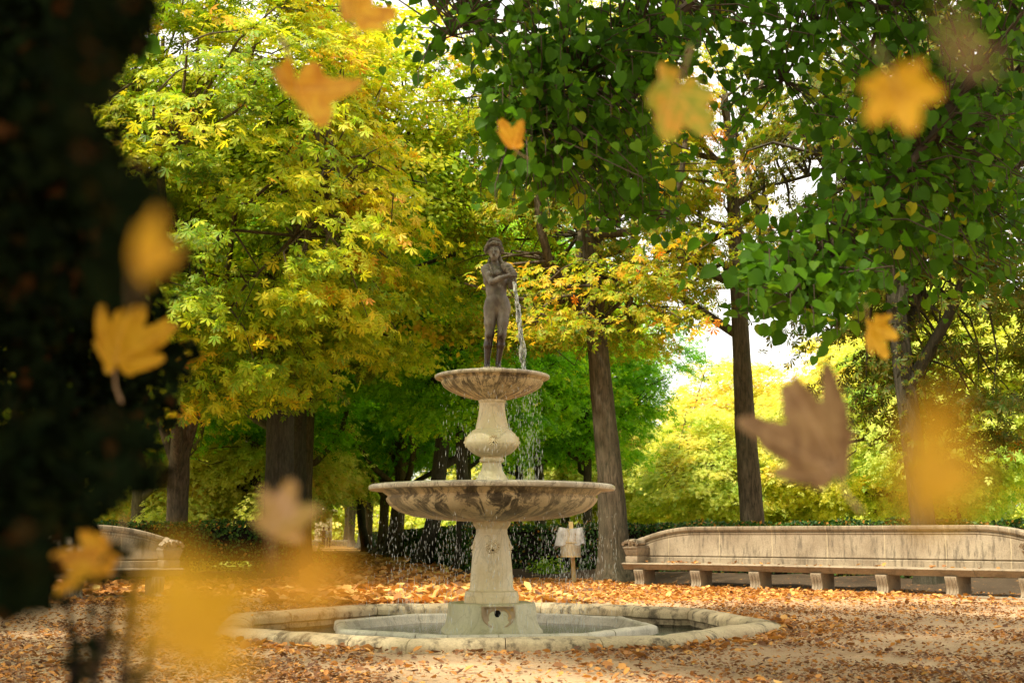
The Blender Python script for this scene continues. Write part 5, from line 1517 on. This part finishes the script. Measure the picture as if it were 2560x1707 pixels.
# ------------------------------------------------------------------ dark evergreen pressing in from the left, close to the eye
def evergreen():
    g = np.random.default_rng(99); base = Vector((-1.75, 2.3, 0))
    t = thing('evergreen_tree', 'near-black out of focus evergreen crowding the left edge of the view', 'tree', base)
    tm = trunk_mesh([(0, 0, -.1), (.05, 0, 1), (0, .05, 2.2), (.05, 0, 4.5)], [.12, .10, .09, .04], 9, 1.4)
    link('trunk', autosmooth(tm.mesh('trunk'), 60), M['bark_dark'], t)
    cl = []   # pixel x, y, radius px, depth
    edge = [(-100, 330), (0, 300), (120, 270), (230, 170), (330, 190), (430, 260), (520, 370), (600, 400), (700, 330), (800, 330), (900, 400), (1000, 380), (1080, 330), (1160, 300), (1250, 215), (1330, 150), (1430, 90), (1520, 20)]
    ex, ey = [b for a, b in edge], [a for a, b in edge]
    def add(x, y, r, Y, n, sz):
        for (lx, ly) in ((290, 905), (268, 1395)):
            if abs(x - lx) < 150 and abs(y - ly) < 160 and Y < 2.1: Y = 2.1 + g.random() * .8
        cl.append((x, y, r, Y, n, sz))
    for i in range(230):
        y = g.uniform(-150, 1480); x = np.interp(y, ey, ex) - 70 - abs(g.normal()) * 140
        add(x, y, g.uniform(30, 60), g.choice([1.3, 1.7, 2.2, 2.8]) * g.uniform(.9, 1.1), int(g.uniform(40, 110)), .024)
    for i in range(90):
        add(g.uniform(-90, 150), g.uniform(-150, 1300), g.uniform(30, 60), g.uniform(1.4, 3.0), 90, .024)
    for i in range(420):
        y = g.uniform(-150, 1500); x = np.interp(y, ey, ex) - 15 + g.normal() * 42
        Y = g.uniform(.55, 1.3) if g.random() < .6 else g.uniform(1.5, 2.8)
        add(x, y, g.uniform(10, 34), Y, int(g.uniform(6, 22)), .013 * (Y + .4))
    P = []; SZ = []; m_ = MB()
    for (x, y, r, Y, n, sz) in cl:
        c = np.array(at(x, y, Y) - base); rr = r * Y / FPX
        P.append(c + g.normal(size=(n, 3)) * rr * [.7, .9, .7]); SZ.append(np.full(n, sz))
        s = Vector((0, 0, max(.4, min(4, c[2] * .8 + .3))))
        if g.random() < .25 and x < 140 and Y > 1.5:
            limb_mesh(m_, s, Vector(c), .010, g, 5, .4, .003)
    # outer mass to the side and above, for shade
    d = unit(g.normal(size=(1500, 3))); C = np.array([-1.0, -.2, 2.2]) + d * g.random((1500, 1)) ** .4 * [1.1, 1.9, 2.4]
    C = C[(C[:, 2] > -.0)]
    # keep the view clear: nothing may stand right of the ragged edge
    W_ = C + np.array(base)
    ok = (W_[:, 1] < .25) & (W_[:, 0] < -.35) | (W_[:, 0] < -.42 * np.maximum(W_[:, 1], 0) - .15)
    C = C[ok]
    P.append((C[:, None, :] + g.normal(size=(len(C), 30, 3)) * .10).reshape(-1, 3)); SZ.append(np.full(len(C) * 30, .03))
    P = np.concatenate(P); SZ = np.concatenate(SZ); n = len(P)
    link('limbs', m_.mesh('limbs'), M['twig_dark'], t)
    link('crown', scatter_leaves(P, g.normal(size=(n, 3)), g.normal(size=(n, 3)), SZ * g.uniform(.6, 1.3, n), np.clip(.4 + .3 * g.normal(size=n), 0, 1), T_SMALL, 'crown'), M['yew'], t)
    # young shoots rising from the ground at the lower left
    s = thing('sapling', 'dark blurred young shoots rising from the lower left corner', 'shrub', at(240, 1707, 1.15) * 1.0)
    s.location.z = 0; b0 = s.location.copy()
    m_ = MB(); P = []
    for (x0, x1, y1) in ((205, 165, 1490), (235, 225, 1500), (300, 345, 1400), (225, 290, 1450), (310, 380, 1620), (190, 190, 1600)):
        a, b = at(x0, 1800, 1.15) - b0, at(x1, y1, 1.15) - b0
        root = Vector((a.x * .5, a.y * .3, 0)); mid = a.lerp(b, .5) + Vector(g.normal(size=3)) * .004
        m_.tube([root, a, mid, b], [.006, .0055, .004, .002], 6)
        for k in range(16):
            f = g.uniform(.45, 1.15); q = a.lerp(b, f); P.append(np.array(q) + g.normal(size=3) * .006)
    link('stems', m_.mesh('stems'), M['twig_dark'], s)
    P = np.array(P); n = len(P)
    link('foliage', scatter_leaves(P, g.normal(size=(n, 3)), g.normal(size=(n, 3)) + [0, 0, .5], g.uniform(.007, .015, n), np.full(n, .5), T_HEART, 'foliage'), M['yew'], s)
evergreen()
# a sprig of linden hanging at the upper left
g = np.random.default_rng(5)
t = thing('linden_sprig', 'sprig of dark green round leaves hanging at the upper left corner', 'branch', at(240, -120, 5.0)); b0 = t.location.copy()
m_ = MB(); P = []
for (x0, y0, x1, y1) in ((240, -120, 330, 150), (240, -120, 290, 60), (330, 20, 365, 120), (150, -100, 220, 60)):
    a, b = at(x0, y0, 5) - b0, at(x1, y1, 5) - b0; m_.tube([a, a.lerp(b, .5) + Vector((.01, 0, .01)), b], [.008, .005, .002], 5)
    for k in range(7): P.append(np.array(a.lerp(b, g.uniform(.3, 1.05))) + g.normal(size=3) * .02)
link('stems', m_.mesh('stems'), M['twig_dark'], t)
P = np.array(P); n = len(P); Nn = g.normal(size=(n, 3)) * .5 + [0, -.8, .5]
link('foliage', scatter_leaves(P, Nn, g.normal(size=(n, 3)) * .5 - [0, 0, 1], .09 * g.uniform(.7, 1.2, n), .35 + .1 * g.normal(size=n), T_HEART, 'foliage'), M['linden'], t)

# ------------------------------------------------------------------ leaves on the ground
def litter():
    g = np.random.default_rng(123)
    P = []; S_ = []; T = []
    def put(n, xy, size, tint, zlift=.012):
        P.append(np.column_stack([xy, np.full(len(xy), zlift)])); S_.append(size * np.clip(np.exp(g.normal(size=len(xy)) * .42), .35, 2.2)); T.append(tint + .2 * g.normal(size=len(xy)))
    def region(n, y0, y1, pw=1.0):
        y = y0 + (y1 - y0) * g.random(n) ** pw
        x = g.uniform(-1, 1, n) * (.46 * y + .3)
        return np.column_stack([x, y])
    def clump(xy, f, thr, amt=1.0):
        v = np.sin(xy[:, 0] * f * 1.3 + 1.7 * np.sin(xy[:, 1] * f * .7)) + np.sin(xy[:, 1] * f + 2 * np.sin(xy[:, 0] * f * .6 + 1)) + .9 * np.sin(xy[:, 0] * f * 3.1 + xy[:, 1] * f * 2.3)
        return v + g.normal(size=len(xy)) * amt > thr
    # sparse crumbs over the open gravel
    xy = region(60000, 8.2, 18.5); xy = xy[clump(xy, 1.7, .5, .8)]; put(0, xy, .028, .20)
    xy = region(60000, 8.2, 18.5); xy = xy[clump(xy, .9, .9, .7)]; put(0, xy, .029, .18)
    xy = region(7000, 8.2, 19); put(0, xy, .035, .35)
    xy = region(2600, 8.2, 19); xy = xy[clump(xy, 1.1, .3, 1.2)]; put(0, xy, .060, .35)
    # drift against the kerb, front and right
    for r0, r1, n in ((3.16, 3.55, 2600), (3.2, 4.2, 2600)):
        a = g.uniform(0, 2 * math.pi, n); a = a[(np.sin(a * 2 + 1) + np.sin(a * 5) + g.normal(size=n) * .8) > -.3]
        # octagon radius
        an = (a - ROT) % R_(45) - R_(22.5); ro = (r0 + (r1 - r0) * g.random(len(a)) ** 1.7) * math.cos(R_(22.5)) / np.cos(an)
        put(0, np.column_stack([FC.x + ro * np.cos(a), FC.y + ro * np.sin(a)]), .058, .42, .02)
    # dense band beyond the fountain
    y = 17.5 + 13.5 * g.random(95000) ** .9; x = g.uniform(-5.5, 12, 95000)
    xy = np.column_stack([x, y]); dens = np.clip((y - 17.3 - .25 * abs(x - 1.5)) / 3.0, .05, 1); keep = g.random(len(xy)) < dens
    xy = xy[keep]; put(0, xy, .056, .48, .02)
    y = 18 + 45 * g.random(26000) ** 1.6; x = -.7 + PS * y + 4.7 * g.random(26000); put(0, np.column_stack([x, y]), .12, .62, .02)
    # left far ground
    y = 18 + 9 * g.random(9000); x = -4.5 - g.random(9000) * 8; put(0, np.column_stack([x, y]), .08, .45, .015)
    P_ = np.concatenate(P); s = np.concatenate(S_); tt = np.concatenate(T)
    # nothing inside the pool
    dx, dy = P_[:, 0] - FC.x, P_[:, 1] - FC.y
    an = (np.arctan2(dy, dx) - ROT) % R_(45) - R_(22.5); ro = np.hypot(dx, dy) * np.cos(an) / math.cos(R_(22.5))
    k = ro > 3.2; P_, s, tt = P_[k], s[k], tt[k]; n = len(P_)
    bx, by = P_[:, 0] - 2.35, P_[:, 1] - 24.95
    side = (bx * .66 + by * .75); bed = (side > .15) & (P_[:, 0] > 2.2) & (g.random(n) > .12)
    P_, s, tt = P_[~bed], s[~bed], tt[~bed]; n = len(P_)
    P_[:, 2] += g.random(n) * .012
    N = np.tile([0, 0, 1.0], (n, 1)) + g.normal(size=(n, 3)) * .30
    v, f, r = kite_leaf(.62, .5, .16, -.10)
    V2 = np.array([(0, 0, .04), (-.28, .18, .14), (-.34, .62, .20), (0, 1, .10), (.34, .62, .18), (.26, .18, .12), (0, .5, 0)])
    F2 = [(6, 1, 0), (6, 2, 1), (6, 3, 2), (6, 4, 3), (6, 5, 4), (6, 0, 5)]
    tp = (V2, F2, np.ones(7))
    o = link('fallen_leaves', scatter_leaves(P_, N, g.normal(size=(n, 3)) * [1, 1, .15], s, tt, tp, 'fallen_leaves'), M['litter'])
    tag(o, 'carpet of dry orange and brown leaves over gravel and avenue', 'fallen leaves', kind='stuff')
    # leaves lying on the bench seat
    n = 60; xs = np.concatenate([-2.9 + .35 * g.normal(size=26), g.uniform(-3.6, 3.8, n - 26)])
    ca, sa = math.cos(bench.rotation_euler.z), math.sin(bench.rotation_euler.z)
    ys = g.uniform(-.22, .12, n)
    P_ = np.stack([bench.location.x + xs * ca - ys * sa, bench.location.y + xs * sa + ys * ca, np.full(n, .487)], 1)
    o = link('leaves_on_bench', scatter_leaves(P_, np.tile([0, 0, 1.], (n, 1)) + g.normal(size=(n, 3)) * .3, g.normal(size=(n, 3)) * [1, 1, .1], .09 * g.uniform(.7, 1.2, n), .4 + .2 * g.normal(size=n), tp, 'leaves_on_bench'), M['litter'])
    tag(o, 'few dry orange leaves lying along the seat of the long bench', 'dry leaves', kind='stuff')
litter()

# ------------------------------------------------------------------ plane leaves blowing past the camera
def airborne_mat(name, c1, c2, c3, trans=.35):
    m, nt, out = newmat(name)
    v = coords(nt, (1, 1, 1))
    n = noise(nt, 9, 5, .65, v, .6)
    nb = noise(nt, 2.8, 4, .6, v, .8)
    nsum = math_(nt, 'ADD', math_(nt, 'MULTIPLY', n.outputs[0], .3), math_(nt, 'MULTIPLY', nb.outputs[0], .7))
    rp = ramp(nt, [(0.34, c3), (0.46, c1), (0.60, c2)]); nt.links.new(nsum, rp.inputs[0])
    ra = nt.nodes.new('ShaderNodeAttribute'); ra.attribute_name = 'rim'
    col = mixc(nt, ramp_out(nt, ra.outputs['Fac'], [(0.0, g3(.75)), (.12, g3(0))]), rp.outputs[0], tuple(min(1, x * 1.25 + .04) for x in c2))
    sp = noise(nt, 70, 3, .6, v)
    col = mixc(nt, ramp_out(nt, sp.outputs[0], [(.66, g3(0)), (.70, g3(.7))]), col, (.10, .04, .015))
    p = principled(nt, None, col, .55, .25, n.outputs[0], .3, .003)
    t = nt.nodes.new('ShaderNodeBsdfTranslucent'); nt.links.new(col, t.inputs[0])
    mx = nt.nodes.new('ShaderNodeMixShader'); mx.inputs[0].default_value = trans
    nt.links.new(p.outputs[0], mx.inputs[1]); nt.links.new(t.outputs[0], mx.inputs[2]); nt.links.new(mx.outputs[0], out.inputs[0])
    return m
AM = {
 'orange': airborne_mat('orange leaf', (.66, .29, .02), (.78, .42, .03), (.42, .14, .02)),
 'yellow': airborne_mat('yellow leaf', (.66, .34, .015), (.78, .45, .03), (.46, .19, .02)),
 'pink': airborne_mat('rosy brown leaf', (.50, .30, .08), (.56, .34, .18), (.28, .26, .05)),
 'brown': airborne_mat('brown leaf underside', (.30, .17, .08), (.46, .29, .14), (.11, .055, .025)),
 'green': airborne_mat('green and orange leaf', (.42, .40, .04), (.75, .38, .05), (.20, .26, .03))}
def lobed(seed, lobes=5, cup=.25, fold=0.0, teeth=.05):
    g = np.random.default_rng(seed)
    dirs = {5: [(90, 1.0), (38, .92), (142, .90), (-14, .66), (194, .64)], 3: [(90, 1.0), (30, .85), (150, .85)]}[lobes]
    n = 96; rings = 8
    V = [(0, 0, 0)]; rim = [0]
    ph = g.uniform(0, 6.28, 3)
    outline = []
    for i in range(n):
        a = -90 + 360 * i / n
        r = .26
        for (d, l) in dirs:
            da = abs((a - d + 180) % 360 - 180); w = 36 if lobes == 5 else 44
            if da < w:
                sh = 1 - .60 * (da / w) ** 1.15
                saw = .07 * ((da / w * 3.1) % 1.0) * (1 - da / w * .3)
                r = max(r, l * (sh + saw))
        back = math.exp(-((((a + 90 + 180) % 360) - 180) / 17) ** 2)
        r = max(r, .40) * (1 - .72 * back)
        r *= 1 + .02 * g.normal()
        outline.append((math.radians(a), r))
    for j in range(1, rings + 1):
        f = j / rings
        for (a, r) in outline:
            q = r * f; x, y = q * math.cos(a), q * math.sin(a)
            z = cup * (x * x + y * y) * .9 + .05 * math.sin(4 * x + ph[1]) + .045 * math.sin(6 * y + ph[2]) + .05 * f * math.sin(5 * a + ph[0])
            vein = min(abs(((math.degrees(a) - d + 180) % 360 - 180)) for d, l in dirs)
            z -= .02 * f * math.exp(-(vein / 6) ** 2)
            if fold: # folded along the midrib
                c, s = math.cos(fold), math.sin(fold)
                z = z + abs(x) * s; x = x * c
            V.append((x, y - .0, z)); rim.append(min(1, q * math.radians(vein) / .35 + .02))
    F = [(0, 1 + i, 1 + (i + 1) % n) for i in range(n)]
    for j in range(rings - 1):
        for i in range(n):
            i2 = (i + 1) % n; a = 1 + j * n; b = a + n; F.append((a + i, b + i, b + i2, a + i2))
    me = mesh_np(np.array(V), np.concatenate([np.array(f) for f in F]), [len(f) for f in F], 'blade', None, rim)
    me.polygons.foreach_set('use_smooth', np.ones(len(F), bool))
    return me
def blown(label, x, y, px, Y, mat, rot, seed, lobes=5, cup=.25, fold=0.0, stretch=1.0):
    """a leaf whose blade spans px photograph pixels, Y metres off"""
    s = px * Y / FPX / 1.75
    t = thing('falling_leaf', label, 'leaf', at(x, y, Y), 0, 'leaves blowing through the air')
    t.rotation_euler = tuple(R_(a) for a in rot)
    t.scale = (s, s * stretch, s)
    me = lobed(seed, lobes, cup, fold)
    link('blade', me, AM[mat], t)
    m_ = MB().tube([(0, .5, .01), (0, .1, .0), (0, -.2, -.01), (.04, -.5, .02), (.14, -.8, .10)], [.008, .014, .018, .02, .026], 6)
    link('stalk', m_.mesh('stalk'), AM['brown'], t, smooth=True)
# rotations: (90, 0, 0) faces the camera with the tip up; the middle angle rolls it
blown('large orange leaf at the top left of centre, cut by the upper edge', 882, 45, 240, 1.7, 'orange', (60, 25, 40), 1, 5, .5, .15)
blown('folded orange leaf with a rosy underside, tips pointing down', 742, 225, 330, 1.7, 'orange', (108, 176, 30), 2, 3, .6, .6)
blown('small orange leaf left of the dark linden leaves, above the statue', 1283, 368, 125, 3.0, 'orange', (65, -30, 20), 3, 3, .5, .7)
blown('green and orange mottled leaf in front of the linden boughs', 1690, 228, 265, 1.5, 'green', (75, 200, 25), 4, 5, .5, .35)
blown('pale amber blurred leaf before the dark leaves at upper right', 2240, 210, 245, .85, 'yellow', (75, 165, -25), 5, 5, .4, .2)
blown('clear yellow leaf beside the dark right trunk', 2172, 815, 150, 2.3, 'yellow', (70, 150, 30), 6, 5, .5, .3)
blown('large brown veined leaf underside in front of the straight trunk', 2085, 1165, 370, 1.35, 'brown', (62, -25, -30), 7, 5, .8, .5)
blown('yellow butterfly shaped leaf against the dark evergreen', 290, 905, 270, 1.6, 'yellow', (65, 12, 35), 8, 5, .7, .45)
blown('orange leaf in front of the shaded bench at left', 268, 1395, 235, 1.3, 'orange', (115, 200, -25), 9, 5, .6, .3)
blown('rosy green blurred leaf before the black avenue trunk', 683, 1318, 200, 1.0, 'pink', (70, 20, 30), 10, 5, .5, .35)
blown('dim amber smear of a leaf in front of the evergreen', 345, 660, 200, .5, 'yellow', (90, 10, 60), 11, 3, .3, .5, 1.3)
blown('huge golden blur of a leaf before the bench at right', 2300, 1235, 380, .27, 'yellow', (95, 10, 30), 12, 3, .2, .2, 1.2)
blown('orange blur of a leaf over the avenue entrance', 735, 1440, 270, .27, 'orange', (85, 100, 10), 13, 3, .2, .2)
blown('huge yellow blur of a leaf at the lower left', 435, 1575, 430, .26, 'yellow', (90, 60, 10), 14, 3, .2, .1)
blown('faint rosy brown blur of a leaf near the upper right corner', 2390, 130, 260, .30, 'pink', (60, 40, 30), 15, 3, .2, .3)
